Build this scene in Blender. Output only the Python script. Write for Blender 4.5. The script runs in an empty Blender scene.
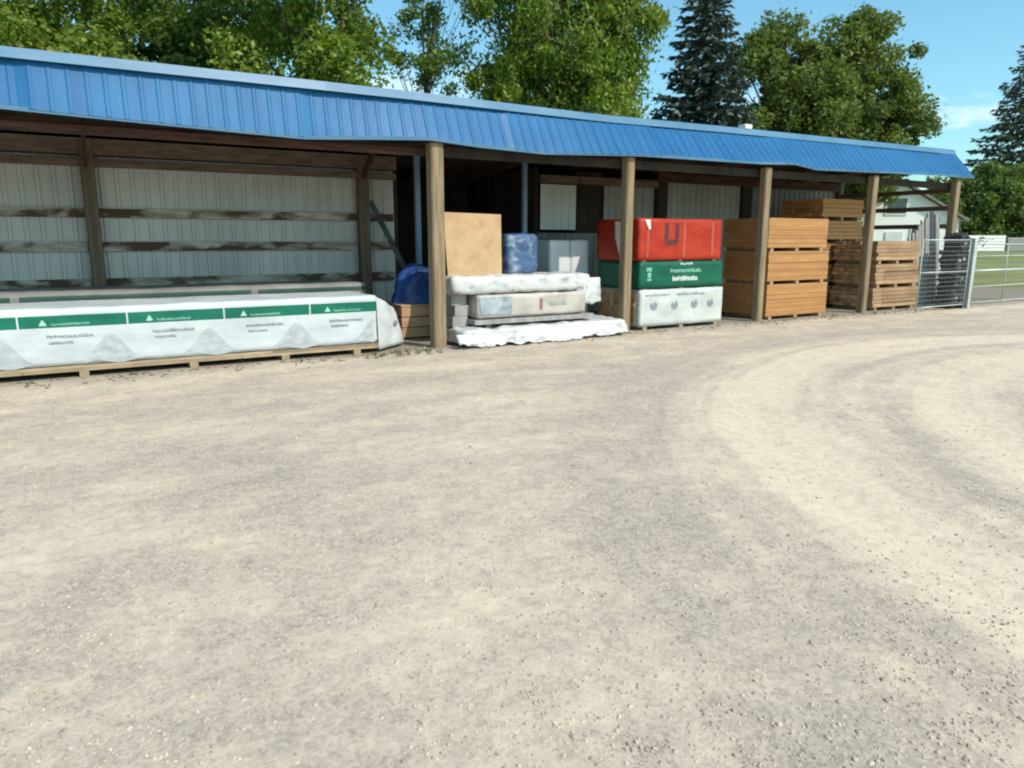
import bpy, bmesh, math, random
import numpy as np
from mathutils import Vector, Matrix, noise as mnoise

random.seed(11)
S = bpy.context.scene
COL = S.collection
R = math.radians

# ------------------------------------------------------------------ camera frame
CAM_F, CAM_H = 720.0, 1.6
PITCH = math.atan(144 / CAM_F)
AZ = math.atan(1233 / math.hypot(CAM_F, 144))
HX, HY = math.cos(AZ), math.sin(AZ)
RX, RY = math.sin(AZ), -math.cos(AZ)

def far(px, d):
    """a point on the ground d metres ahead of the camera, in the direction of a picture column"""
    a = (px - 512) / 734.0 * d
    return (HX * d + RX * a, HY * d + RY * a)

# ------------------------------------------------------------------ materials
def new_mat(name):
    m = bpy.data.materials.new(name)
    m.use_nodes = True
    nt = m.node_tree
    nt.nodes.clear()
    out = nt.nodes.new('ShaderNodeOutputMaterial')
    b = nt.nodes.new('ShaderNodeBsdfPrincipled')
    nt.links.new(b.outputs[0], out.inputs[0])
    return m, nt, b

def N(nt, t, **kw):
    n = nt.nodes.new(t)
    for k, v in kw.items():
        if k in n.inputs.keys():
            n.inputs[k].default_value = v
        else:
            setattr(n, k, v)
    return n

def mapped(nt, scale=(1, 1, 1)):
    tc = N(nt, 'ShaderNodeTexCoord')
    mp = N(nt, 'ShaderNodeMapping')
    mp.inputs['Scale'].default_value = scale
    nt.links.new(tc.outputs['Object'], mp.inputs[0])
    return mp.outputs[0]

def ramp(nt, src, stops):
    r = N(nt, 'ShaderNodeValToRGB')
    e = r.color_ramp.elements
    while len(e) < len(stops):
        e.new(0.5)
    for el, (p, c) in zip(e, stops):
        el.position = p
        el.color = (c[0], c[1], c[2], 1) if len(c) > 1 else (c[0], c[0], c[0], 1)
    nt.links.new(src, r.inputs[0])
    return r.outputs[0]

def mix(nt, fac, a, b, mode='MIX'):
    m = N(nt, 'ShaderNodeMix', data_type='RGBA', blend_type=mode)
    for sock, v in ((m.inputs[0], fac), (m.inputs[6], a), (m.inputs[7], b)):
        if hasattr(v, 'links'):
            nt.links.new(v, sock)
        elif isinstance(v, (int, float)):
            sock.default_value = v
        else:
            sock.default_value = (*v, 1)
    return m.outputs[2]

def math_n(nt, op, a, b=None, c=None):
    m = N(nt, 'ShaderNodeMath', operation=op)
    for i, v in enumerate((a, b, c)):
        if v is None:
            continue
        if hasattr(v, 'links'):
            nt.links.new(v, m.inputs[i])
        else:
            m.inputs[i].default_value = v
    return m.outputs[0]

def noise_n(nt, vec, scale, detail=4, rough=0.55, dist=0.0):
    n = N(nt, 'ShaderNodeTexNoise')
    n.inputs['Scale'].default_value = scale
    n.inputs['Detail'].default_value = detail
    n.inputs['Roughness'].default_value = rough
    n.inputs['Distortion'].default_value = dist
    nt.links.new(vec, n.inputs['Vector'])
    return n.outputs['Fac']

def bump(nt, b, h, strength=0.3, dist=0.01):
    bp = N(nt, 'ShaderNodeBump')
    bp.inputs['Strength'].default_value = strength
    bp.inputs['Distance'].default_value = dist
    nt.links.new(h, bp.inputs['Height'])
    nt.links.new(bp.outputs[0], b.inputs['Normal'])

def plain(name, c1, c2, scale=(4, 4, 4), rough=0.7, bump_s=0.25, bump_d=0.004, detail=5, metal=0.0, island=0.0, spread=(0.3, 0.7)):
    """a surface mottled between two colours"""
    m, nt, b = new_mat(name)
    v = mapped(nt, scale)
    f = noise_n(nt, v, 1.0, detail)
    col = ramp(nt, f, [(spread[0], c1), (spread[1], c2)])
    if island:
        g = N(nt, 'ShaderNodeNewGeometry')
        k = N(nt, 'ShaderNodeMapRange')
        k.inputs['To Min'].default_value = 1 - island
        k.inputs['To Max'].default_value = 1 + island
        nt.links.new(g.outputs['Random Per Island'], k.inputs[0])
        cc = N(nt, 'ShaderNodeCombineColor')
        for i in range(3):
            nt.links.new(k.outputs[0], cc.inputs[i])
        col = mix(nt, 1.0, col, cc.outputs[0], 'MULTIPLY')
    nt.links.new(col, b.inputs['Base Color'])
    b.inputs['Roughness'].default_value = rough
    b.inputs['Metallic'].default_value = metal
    if bump_s:
        bump(nt, b, f, bump_s, bump_d)
    return m

M = {}
M['post'] = plain('weathered_post', (0.145, 0.100, 0.055), (0.31, 0.232, 0.138), (22, 22, 1.6), 0.85, 0.5, 0.006)
M['old_post'] = plain('old_post', (0.10, 0.07, 0.045), (0.20, 0.145, 0.095), (14, 14, 1.2), 0.85, 0.5, 0.006)
M['beam'] = plain('red_brown_beam', (0.018, 0.009, 0.007), (0.135, 0.058, 0.036), (1.6, 16, 16), 0.85, 0.4)
M['plate'] = plain('tan_plate', (0.09, 0.062, 0.040), (0.24, 0.18, 0.12), (2.2, 16, 16), 0.85, 0.4)
M['rafter'] = plain('rafter_wood', (0.05, 0.03, 0.02), (0.12, 0.075, 0.045), (10, 1, 10), 0.9, 0.3)
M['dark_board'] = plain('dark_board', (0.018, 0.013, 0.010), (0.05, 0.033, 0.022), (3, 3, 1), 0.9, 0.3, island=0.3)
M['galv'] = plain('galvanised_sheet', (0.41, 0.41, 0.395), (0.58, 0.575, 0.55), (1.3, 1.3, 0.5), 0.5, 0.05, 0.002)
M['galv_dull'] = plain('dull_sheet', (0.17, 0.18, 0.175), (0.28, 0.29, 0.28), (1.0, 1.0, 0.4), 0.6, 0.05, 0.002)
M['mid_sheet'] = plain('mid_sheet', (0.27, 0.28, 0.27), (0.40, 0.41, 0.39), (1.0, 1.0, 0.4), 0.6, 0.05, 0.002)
M['dim_grey'] = plain('dim_grey_board', (0.05, 0.055, 0.06), (0.11, 0.115, 0.12), (2, 2, 9), 0.8, 0.2)
M['white_sheet'] = plain('white_sheet', (0.60, 0.61, 0.58), (0.76, 0.77, 0.73), (1.5, 1.5, 0.8), 0.5, 0.05, 0.002)
M['osb'] = plain('strand_board', (0.40, 0.235, 0.115), (0.50, 0.345, 0.19), (5, 5, 5), 0.75, 0.2, 0.003, 7, spread=(0.30, 0.70))
M['bearer'] = plain('bearer_wood', (0.22, 0.155, 0.095), (0.38, 0.29, 0.19), (3, 9, 9), 0.85, 0.4, island=0.25)
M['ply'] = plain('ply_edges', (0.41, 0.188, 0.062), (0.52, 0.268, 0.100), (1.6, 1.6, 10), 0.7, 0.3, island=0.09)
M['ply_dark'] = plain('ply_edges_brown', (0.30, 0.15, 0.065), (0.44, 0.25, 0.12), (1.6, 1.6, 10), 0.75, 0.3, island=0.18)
M['lumber'] = plain('sawn_lumber', (0.33, 0.185, 0.09), (0.50, 0.33, 0.19), (2, 9, 9), 0.8, 0.3, island=0.30)
M['grey_lumber'] = plain('grey_board', (0.20, 0.195, 0.185), (0.34, 0.325, 0.31), (9, 9, 1), 0.85, 0.4, island=0.22)
M['strap'] = plain('strap_black', (0.02, 0.02, 0.02), (0.04, 0.04, 0.04), (5, 5, 5), 0.5, 0)
M['blue_steel'] = plain('blue_grey_steel', (0.10, 0.16, 0.24), (0.16, 0.235, 0.32), (5, 5, 2), 0.5, 0.1)
M['tarp'] = plain('blue_tarp', (0.006, 0.022, 0.095), (0.02, 0.085, 0.30), (5, 5, 5), 0.5, 0.5, 0.01)
M['blue_wrap'] = plain('blue_grey_wrap', (0.045, 0.09, 0.19), (0.36, 0.42, 0.50), (4, 4, 6), 0.4, 0.5, 0.01, 4, spread=(0.50, 0.74))
M['bag'] = plain('green_bag', (0.35, 0.42, 0.16), (0.55, 0.60, 0.32), (9, 9, 9), 0.45, 0.5, 0.01)
M['grey_wrap'] = plain('grey_wrap', (0.55, 0.57, 0.58), (0.74, 0.76, 0.76), (1, 1, 0.4), 0.45, 0.3, 0.01)
M['white_wrap'] = plain('white_wrap', (0.22, 0.215, 0.21), (0.54, 0.54, 0.535), (4, 4, 6), 0.42, 0.9, 0.03, spread=(0.25, 0.48))  # darker tone paints crease shade into the white plastic
M['dusty_wrap'] = plain('dusty_wrap', (0.28, 0.25, 0.215), (0.47, 0.43, 0.385), (2.2, 2.2, 4), 0.5, 0.5, 0.01, spread=(0.25, 0.6))
M['blue_print'] = plain('blue_print', (0.17, 0.21, 0.25), (0.40, 0.44, 0.47), (7, 7, 7), 0.5, 0.3, 0.004)
M['black_plastic'] = plain('black_plastic', (0.007, 0.008, 0.009), (0.032, 0.033, 0.036), (7, 7, 7), 0.75, 0.5, 0.01)
M['white_mark'] = plain('white_mark', (0.50, 0.55, 0.52), (0.62, 0.66, 0.63), (6, 6, 6), 0.5, 0)
M['mint_mark'] = plain('mint_mark', (0.26, 0.52, 0.42), (0.40, 0.64, 0.54), (6, 6, 6), 0.5, 0)
M['dull_mint'] = plain('dull_mint', (0.13, 0.36, 0.27), (0.24, 0.47, 0.37), (6, 6, 6), 0.5, 0)
M['grey_ink'] = plain('grey_ink', (0.17, 0.19, 0.21), (0.27, 0.29, 0.31), (6, 6, 6), 0.55, 0)
M['pale_grey'] = plain('pale_grey_tone', (0.31, 0.33, 0.35), (0.46, 0.485, 0.505), (7, 7, 14), 0.55, 0)
M['dark_red_ink'] = plain('dark_red_ink', (0.055, 0.008, 0.006), (0.10, 0.016, 0.010), (6, 6, 6), 0.55, 0)
M['red_fold_light'] = plain('red_fold_light', (0.38, 0.045, 0.028), (0.44, 0.075, 0.05), (6, 6, 3), 0.4, 0.2)
M['red_print'] = plain('red_print', (0.20, 0.10, 0.08), (0.30, 0.16, 0.13), (6, 6, 3), 0.4, 0.2)
M['cream'] = plain('cream_label', (0.60, 0.54, 0.44), (0.74, 0.68, 0.58), (6, 6, 6), 0.6, 0)
M['gate'] = plain('gate_tube', (0.46, 0.48, 0.47), (0.60, 0.62, 0.60), (5, 5, 5), 0.42, 0.05, metal=0.3)
M['gate_green'] = plain('gate_dull', (0.32, 0.36, 0.32), (0.44, 0.48, 0.43), (5, 5, 5), 0.5, 0.05)
M['wire'] = plain('galv_wire', (0.42, 0.44, 0.43), (0.55, 0.57, 0.56), (5, 5, 5), 0.45, 0)
M['siding'] = plain('white_siding', (0.80, 0.79, 0.77), (0.88, 0.87, 0.85), (0.6, 0.6, 9), 0.6, 0.2)
M['shingle'] = plain('grey_shingle', (0.17, 0.145, 0.145), (0.30, 0.265, 0.26), (2.5, 2.5, 8), 0.9, 0.3)
M['glass'] = plain('window_glass', (0.03, 0.04, 0.05), (0.06, 0.075, 0.09), (1, 1, 1), 0.08, 0)
M['white_paint'] = plain('white_paint', (0.72, 0.72, 0.70), (0.84, 0.84, 0.82), (1, 1, 4), 0.55, 0.1)
M['bark'] = plain('bark', (0.055, 0.042, 0.030), (0.15, 0.12, 0.09), (6, 6, 1.5), 0.95, 0.8, 0.02)
M['stone'] = plain('pebble', (0.345, 0.285, 0.23), (0.54, 0.45, 0.345), (9, 9, 9), 0.9, 0.3, island=0.26)

def make_blue():
    m, nt, b = new_mat('blue_roof_sheet')
    v = mapped(nt, (0.35, 1.2, 1.2))
    f = noise_n(nt, v, 1.0, 5)
    col = ramp(nt, f, [(0.3, (0.006, 0.090, 0.240)), (0.72, (0.014, 0.132, 0.310))])
    v2 = mapped(nt, (7, 1.0, 1.0))
    f2 = noise_n(nt, v2, 1.0, 3)
    g = ramp(nt, f2, [(0.45, (0,)), (0.75, (1,))])
    g2 = math_n(nt, 'MULTIPLY', g, 0.30)
    col = mix(nt, g2, col, (0.03, 0.16, 0.33))
    v4 = mapped(nt, (5.0, 0.5, 0.5))
    f4 = noise_n(nt, v4, 1.0, 5, 0.7)
    col = mix(nt, 1.0, col, ramp(nt, f4, [(0.30, (0.78, 0.80, 0.84)), (0.5, (1, 1, 1)), (0.72, (1.18, 1.10, 1.04))]), 'MULTIPLY')
    nt.links.new(col, b.inputs['Base Color'])
    b.inputs['Roughness'].default_value = 0.5
    b.inputs['Specular IOR Level'].default_value = 0.3
    bump(nt, b, f, 0.08, 0.01)
    return m
M['blue'] = make_blue()
M['blue_cap'] = plain('blue_cap', (0.045, 0.14, 0.25), (0.095, 0.205, 0.31), (1.2, 4, 4), 0.4, 0.1)

def make_girt():
    m, nt, b = new_mat('peeling_girt')
    v = mapped(nt, (1.7, 9, 9))
    f = noise_n(nt, v, 1.0, 5, 0.6)
    base = ramp(nt, f, [(0.42, (0.27, 0.225, 0.18)), (0.62, (0.52, 0.46, 0.40))])
    v2 = mapped(nt, (2.0, 4, 5))
    f2 = noise_n(nt, v2, 1.0, 3, 0.5)
    mk = ramp(nt, f2, [(0.46, (0,)), (0.58, (1,))])
    nt.links.new(mix(nt, mk, base, (0.085, 0.050, 0.034)), b.inputs['Base Color'])
    b.inputs['Roughness'].default_value = 0.9
    bump(nt, b, f, 0.4, 0.006)
    return m
M['girt'] = make_girt()

def wrap_mat(name, c1, c2, rough=0.4, band=None):
    """plastic lumber wrap; band = (z0, z1, colour, period, phase, gap) printed along it"""
    m, nt, b = new_mat(name)
    v = mapped(nt, (1.6, 1.6, 3.5))
    f = noise_n(nt, v, 1.0, 5, 0.55, 0.6)
    col = ramp(nt, f, [(0.3, c1), (0.65, c2)])
    if band:
        z0, z1, bc, per, ph, gap = band
        tc = N(nt, 'ShaderNodeTexCoord')
        sp = N(nt, 'ShaderNodeSeparateXYZ')
        nt.links.new(tc.outputs['Object'], sp.inputs[0])
        inz = math_n(nt, 'MULTIPLY', math_n(nt, 'GREATER_THAN', sp.outputs[2], z0), math_n(nt, 'LESS_THAN', sp.outputs[2], z1))
        fr = math_n(nt, 'FRACT', math_n(nt, 'DIVIDE', math_n(nt, 'SUBTRACT', sp.outputs[0], ph - 50 * per), per))
        inx = math_n(nt, 'GREATER_THAN', fr, gap / per)
        k = math_n(nt, 'MULTIPLY', inz, inx)
        gcol = ramp(nt, f, [(0.35, tuple(0.75 * q for q in bc)), (0.6, bc)])
        col = mix(nt, k, col, gcol)
    nt.links.new(col, b.inputs['Base Color'])
    b.inputs['Roughness'].default_value = rough
    b.inputs['Specular IOR Level'].default_value = 0.25
    v3 = mapped(nt, (3.5, 3.5, 9))
    f3 = noise_n(nt, v3, 1.0, 4, 0.5, 1.2)
    bump(nt, b, f3, 0.5, 0.012)
    return m
M['red_wrap'] = wrap_mat('red_wrap', (0.30, 0.016, 0.006), (0.42, 0.038, 0.015))
M['green_wrap'] = wrap_mat('green_wrap', (0.003, 0.070, 0.040), (0.008, 0.115, 0.066))
M['long_wrap'] = wrap_mat('long_wrap', (0.44, 0.45, 0.47), (0.60, 0.61, 0.62), 0.42)
M['clean_wrap'] = wrap_mat('clean_white_wrap', (0.40, 0.425, 0.405), (0.56, 0.58, 0.56), 0.45)

def leaf_mat(name, c1, c2, c3, trans=0.42):
    m, nt, b = new_mat(name)
    g = N(nt, 'ShaderNodeNewGeometry')
    col = ramp(nt, g.outputs['Random Per Island'], [(0.0, c1), (0.55, c2), (1.0, c3)])
    v = mapped(nt, (0.55, 0.55, 0.55))
    f = noise_n(nt, v, 1.0, 2)
    k = ramp(nt, f, [(0.35, (0.72, 0.78, 0.80)), (0.65, (1.2, 1.12, 0.95))])
    col = mix(nt, 1.0, col, k, 'MULTIPLY')
    nt.links.new(col, b.inputs['Base Color'])
    b.inputs['Roughness'].default_value = 0.55
    t = N(nt, 'ShaderNodeBsdfTranslucent')
    nt.links.new(mix(nt, 1.0, col, (1.3, 1.35, 0.6), 'MULTIPLY'), t.inputs[0])
    ms = N(nt, 'ShaderNodeMixShader')
    ms.inputs[0].default_value = trans
    out = [n for n in nt.nodes if n.type == 'OUTPUT_MATERIAL'][0]
    nt.links.new(b.outputs[0], ms.inputs[1])
    nt.links.new(t.outputs[0], ms.inputs[2])
    nt.links.new(ms.outputs[0], out.inputs[0])
    return m
M['leaf_bright'] = leaf_mat('leaf_bright', (0.099, 0.169, 0.019), (0.170, 0.250, 0.030), (0.270, 0.323, 0.055))
M['leaf_mid'] = leaf_mat('leaf_mid', (0.072, 0.135, 0.025), (0.128, 0.203, 0.036), (0.192, 0.255, 0.056))
M['leaf_olive'] = leaf_mat('leaf_olive', (0.079, 0.128, 0.031), (0.140, 0.192, 0.045), (0.210, 0.248, 0.070))
M['leaf_hedge'] = leaf_mat('leaf_hedge', (0.064, 0.112, 0.028), (0.112, 0.173, 0.042), (0.160, 0.225, 0.063))
M['needle_blue'] = leaf_mat('needle_blue', (0.041, 0.069, 0.062), (0.073, 0.109, 0.099), (0.136, 0.182, 0.163), 0.1)
M['needle_grey'] = leaf_mat('needle_grey', (0.054, 0.074, 0.055), (0.101, 0.128, 0.094), (0.176, 0.203, 0.156), 0.1)
M['weed'] = leaf_mat('weed_leaf', (0.05, 0.065, 0.025), (0.085, 0.10, 0.04), (0.16, 0.15, 0.08))

def make_ground():
    m, nt, b = new_mat('gravel_yard')
    tc = N(nt, 'ShaderNodeTexCoord')
    P = tc.outputs['Object']
    # wheel tracks curving round a point to the camera's right
    sub = N(nt, 'ShaderNodeVectorMath', operation='SUBTRACT')
    nt.links.new(P, sub.inputs[0])
    sub.inputs[1].default_value = (10.6, -0.9, 0)
    ln = N(nt, 'ShaderNodeVectorMath', operation='LENGTH')
    nt.links.new(sub.outputs[0], ln.inputs[0])
    rad = ln.outputs['Value']
    sp = N(nt, 'ShaderNodeSeparateXYZ')
    nt.links.new(sub.outputs[0], sp.inputs[0])
    ang = math_n(nt, 'ARCTAN2', sp.outputs[1], sp.outputs[0])
    cv = N(nt, 'ShaderNodeCombineXYZ')
    nt.links.new(math_n(nt, 'MULTIPLY', rad, 2.7), cv.inputs[0])
    nt.links.new(math_n(nt, 'MULTIPLY', ang, 1.5), cv.inputs[1])
    rings = noise_n(nt, cv.outputs[0], 1.0, 4, 0.6, 0.3)
    # straight streaks along the front of the shed
    mp = N(nt, 'ShaderNodeMapping')
    mp.inputs['Rotation'].default_value = (0, 0, R(-9))
    mp.inputs['Scale'].default_value = (0.55, 1.35, 1)
    nt.links.new(P, mp.inputs[0])
    streak = noise_n(nt, mp.outputs[0], 1.0, 5, 0.62, 0.5)
    near_ring = N(nt, 'ShaderNodeMapRange')
    near_ring.inputs['From Min'].default_value = 8.0
    near_ring.inputs['From Max'].default_value = 9.6
    near_ring.inputs['To Min'].default_value = 1.0
    near_ring.inputs['To Max'].default_value = 0.0
    nt.links.new(rad, near_ring.inputs[0])
    lay = N(nt, 'ShaderNodeMix', data_type='FLOAT')
    nt.links.new(near_ring.outputs[0], lay.inputs[0])
    nt.links.new(streak, lay.inputs[2])
    nt.links.new(rings, lay.inputs[3])
    big = noise_n(nt, P, 0.45, 4, 0.6)
    patch = noise_n(nt, P, 1.5, 5, 0.65, 0.4)
    clod = noise_n(nt, P, 4.6, 8, 0.74, 0.1)
    s = math_n(nt, 'ADD', math_n(nt, 'MULTIPLY', lay.outputs[0], 0.44), math_n(nt, 'ADD', math_n(nt, 'MULTIPLY', patch, 0.24), math_n(nt, 'ADD', math_n(nt, 'MULTIPLY', clod, 0.32), math_n(nt, 'MULTIPLY', big, 0.10))))
    s = math_n(nt, 'ADD', math_n(nt, 'MULTIPLY', math_n(nt, 'SUBTRACT', s, 0.55), 1.25), 0.51)
    # packed sand shows where wheels run, loose grey gravel elsewhere
    def band(r0, w):
        d = math_n(nt, 'ABSOLUTE', math_n(nt, 'SUBTRACT', rad, r0))
        k = N(nt, 'ShaderNodeMapRange', interpolation_type='SMOOTHSTEP')
        k.inputs['From Min'].default_value = 0.0
        k.inputs['From Max'].default_value = w
        k.inputs['To Min'].default_value = 1.0
        k.inputs['To Max'].default_value = 0.0
        nt.links.new(d, k.inputs[0])
        return k.outputs[0]
    tracks = math_n(nt, 'SUBTRACT', math_n(nt, 'MAXIMUM', band(7.45, 0.85), math_n(nt, 'MAXIMUM', band(5.7, 0.8), band(4.1, 0.7))), math_n(nt, 'MULTIPLY', band(8.75, 0.7), 0.45))
    s = math_n(nt, 'ADD', s, math_n(nt, 'MULTIPLY', tracks, 0.17))
    sand = ramp(nt, s, [(0.34, (0.420, 0.350, 0.286)), (0.46, (0.480, 0.398, 0.320)), (0.55, (0.565, 0.468, 0.362)), (0.66, (0.655, 0.545, 0.415))])
    fine = noise_n(nt, P, 55.0, 6, 0.78)
    med = noise_n(nt, P, 14.0, 4, 0.65)
    g1 = ramp(nt, fine, [(0.30, (0.70,)), (0.5, (1.0,)), (0.72, (1.20,))])
    g2 = ramp(nt, med, [(0.32, (0.80,)), (0.5, (1.0,)), (0.70, (1.12,))])
    loose = ramp(nt, s, [(0.42, (0.75,)), (0.58, (0.18,))])
    col = mix(nt, loose, sand, mix(nt, 1.0, sand, g1, 'MULTIPLY'))
    col = mix(nt, 0.7, col, mix(nt, 1.0, col, g2, 'MULTIPLY'))
    vo = N(nt, 'ShaderNodeTexVoronoi')
    vo.inputs['Scale'].default_value = 62.0
    nt.links.new(P, vo.inputs['Vector'])
    st = ramp(nt, vo.outputs['Color'], [(0.15, (0.62,)), (0.5, (1.0,)), (0.9, (1.22,))])
    col = mix(nt, math_n(nt, 'MULTIPLY', loose, 0.75), col, mix(nt, 1.0, col, st, 'MULTIPLY'))
    # darker brown ground along the foot of the shed
    sg = N(nt, 'ShaderNodeSeparateXYZ')
    nt.links.new(P, sg.inputs[0])
    yy = math_n(nt, 'ADD', sg.outputs[1], math_n(nt, 'MULTIPLY', patch, 1.3))
    foot_mask = N(nt, 'ShaderNodeMapRange', interpolation_type='SMOOTHSTEP')
    foot_mask.inputs['From Min'].default_value = 9.75
    foot_mask.inputs['From Max'].default_value = 10.75
    nt.links.new(yy, foot_mask.inputs[0])
    foot_tone = mix(nt, med, (0.12, 0.10, 0.075), (0.27, 0.24, 0.19))
    col = mix(nt, math_n(nt, 'MULTIPLY', foot_mask.outputs[0], 0.8), col, foot_tone)
    nt.links.new(col, b.inputs['Base Color'])
    b.inputs['Roughness'].default_value = 0.95
    b.inputs['Specular IOR Level'].default_value = 0.2
    h = math_n(nt, 'ADD', math_n(nt, 'MULTIPLY', fine, 0.6), math_n(nt, 'ADD', math_n(nt, 'MULTIPLY', med, 1.0), math_n(nt, 'MULTIPLY', clod, 1.6)))
    bump(nt, b, h, 0.30, 0.012)
    return m
M['ground'] = make_ground()

def make_grass():
    m, nt, b = new_mat('field_grass')
    v = mapped(nt, (0.16, 0.16, 1))
    f = noise_n(nt, v, 1.0, 6, 0.65)
    col = ramp(nt, f, [(0.35, (0.13, 0.15, 0.04)), (0.52, (0.21, 0.215, 0.07)), (0.68, (0.33, 0.29, 0.13))])
    v2 = mapped(nt, (7, 7, 7))
    f2 = noise_n(nt, v2, 1.0, 4)
    k = ramp(nt, f2, [(0.3, (0.75,)), (0.7, (1.2,))])
    nt.links.new(mix(nt, 1.0, col, k, 'MULTIPLY'), b.inputs['Base Color'])
    b.inputs['Roughness'].default_value = 0.9
    bump(nt, b, f2, 0.6, 0.05)
    return m
M['grass'] = make_grass()

# ------------------------------------------------------------------ mesh builders
class MB:
    def __init__(self):
        self.v, self.f = [], []

    def box(self, x0, x1, y0, y1, z0, z1):
        n = len(self.v)
        self.v += [(x0, y0, z0), (x1, y0, z0), (x1, y1, z0), (x0, y1, z0), (x0, y0, z1), (x1, y0, z1), (x1, y1, z1), (x0, y1, z1)]
        self.f += [tuple(n + i for i in q) for q in ((0, 3, 2, 1), (4, 5, 6, 7), (0, 1, 5, 4), (1, 2, 6, 5), (2, 3, 7, 6), (3, 0, 4, 7))]
        return self

    def beam(self, p0, p1, w, h, roll=None):
        """a bar of rectangular section between two points"""
        a, c = Vector(p0), Vector(p1)
        d = (c - a).normalized()
        up = Vector((0, 0, 1)) if abs(d.z) < 0.9 else Vector((0, 1, 0))
        s = d.cross(up).normalized() * (w / 2)
        u = s.cross(d).normalized() * (h / 2)
        n = len(self.v)
        for q in (a, c):
            self.v += [tuple(q + s * i + u * j) for i, j in ((-1, -1), (1, -1), (1, 1), (-1, 1))]
        self.f += [tuple(n + i for i in q) for q in ((0, 1, 2, 3), (7, 6, 5, 4), (0, 4, 5, 1), (1, 5, 6, 2), (2, 6, 7, 3), (3, 7, 4, 0))]
        return self

    def tube(self, pts, radii, seg=8, cap=True):
        pts = [Vector(p) for p in pts]
        if not hasattr(radii, '__len__'):
            radii = [radii] * len(pts)
        n = len(self.v)
        ref = Vector((0.31, 0.95, 0.12)).normalized()
        for i, p in enumerate(pts):
            d = (pts[min(i + 1, len(pts) - 1)] - pts[max(i - 1, 0)]).normalized()
            if abs(d.dot(ref)) > 0.95:
                ref2 = Vector((0.9, 0.1, 0.4)).normalized()
            else:
                ref2 = ref
            s = d.cross(ref2).normalized()
            u = d.cross(s).normalized()
            for k in range(seg):
                t = 2 * math.pi * k / seg
                self.v.append(tuple(p + (s * math.cos(t) + u * math.sin(t)) * radii[i]))
        for i in range(len(pts) - 1):
            for k in range(seg):
                a, b2 = n + i * seg + k, n + i * seg + (k + 1) % seg
                self.f.append((a, a + seg, b2 + seg, b2))
        if cap:
            self.f.append(tuple(n + k for k in range(seg)))
            self.f.append(tuple(n + (len(pts) - 1) * seg + k for k in reversed(range(seg))))
        return self

    def quad(self, a, b, c, d):
        n = len(self.v)
        self.v += [tuple(a), tuple(b), tuple(c), tuple(d)]
        self.f.append((n, n + 1, n + 2, n + 3))
        return self

    def poly(self, pts):
        n = len(self.v)
        self.v += [tuple(p) for p in pts]
        self.f.append(tuple(range(n, n + len(pts))))
        return self

    def grid(self, fn, nu, nv):
        n = len(self.v)
        for j in range(nv + 1):
            for i in range(nu + 1):
                self.v.append(tuple(fn(i / nu, j / nv)))
        for j in range(nv):
            for i in range(nu):
                a = n + j * (nu + 1) + i
                self.f.append((a, a + 1, a + nu + 2, a + nu + 1))
        return self

    def build(self, name, mat, parent=None, smooth=False, bevel=0.0):
        off = Vector(parent_loc(parent)) if parent else Vector((0, 0, 0))
        me = bpy.data.meshes.new(name)
        me.from_pydata([tuple(Vector(v) - off) for v in self.v], [], self.f)
        me.update()
        if bevel:
            bm = bmesh.new()
            bm.from_mesh(me)
            bmesh.ops.bevel(bm, geom=bm.edges[:], offset=bevel, segments=2, affect='EDGES', profile=0.6)
            bm.to_mesh(me)
            bm.free()
        if smooth:
            me.polygons.foreach_set('use_smooth', [True] * len(me.polygons))
        o = bpy.data.objects.new(name, me)
        me.materials.append(M[mat])
        COL.objects.link(o)
        if parent:
            o.parent = parent
        return o

def parent_loc(p):
    v = Vector((0, 0, 0))
    while p:
        v += Vector(p.location)
        p = p.parent
    return v

def tag(o, label=None, cat=None, group=None, kind=None):
    if label: o['label'] = label
    if cat: o['category'] = cat
    if group: o['group'] = group
    if kind: o['kind'] = kind
    return o

def thing(name, label, cat, loc, group=None):
    o = bpy.data.objects.new(name, None)
    o.empty_display_size = 0.2
    o.location = loc
    COL.objects.link(o)
    return tag(o, label, cat, group)

def fbm(x, y, z, oct=3):
    s, a, t = 0.0, 1.0, 0.0
    for i in range(oct):
        s += a * mnoise.noise((x, y, z))
        t += a
        x, y, z, a = x * 2.1 + 3.1, y * 2.1 - 1.7, z * 2.1 + 5.3, a * 0.5
    return s / t

# ------------------------------------------------------------------ ground
def lines(a, b, step, out, growth):
    c = list(np.arange(a, b + 1e-6, step))
    p, s = b, step
    while p < out:
        s *= growth
        p += s
        c.append(min(p, out))
    p, s = a, step
    lo = []
    while p > -out:
        s *= growth
        p -= s
        lo.append(max(p, -out))
    return np.array(lo[::-1] + c)

gx = lines(-3, 22, 0.14, 900, 1.28)
gy = lines(-0.5, 10.5, 0.10, 900, 1.28)
def ground_h(x, y):
    if not (-8 < x < 26 and -4 < y < 9.6):
        return 0.0
    r = math.hypot(x - 10.6, y + 0.9)
    fade = min(1, (9.6 - y) / 0.8)
    h = (-0.014 + 0.016 * fbm(x * 0.8, y * 0.8, 0.3) + 0.010 * fbm(x * 3.2, y * 3.2, 1.3)) * fade
    h -= 0.014 * fade * (math.exp(-((r - 7.45) / 0.4) ** 2) + math.exp(-((r - 5.7) / 0.35) ** 2))
    return min(h, 0.0)
gm = MB()
for y in gy:
    for x in gx:
        gm.v.append((x, y, ground_h(x, y)))
nx = len(gx)
for j in range(len(gy) - 1):
    for i in range(nx - 1):
        a = j * nx + i
        gm.f.append((a, a + 1, a + nx + 1, a + nx))
tag(gm.build('ground', 'ground', smooth=True), kind='structure')

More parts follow.
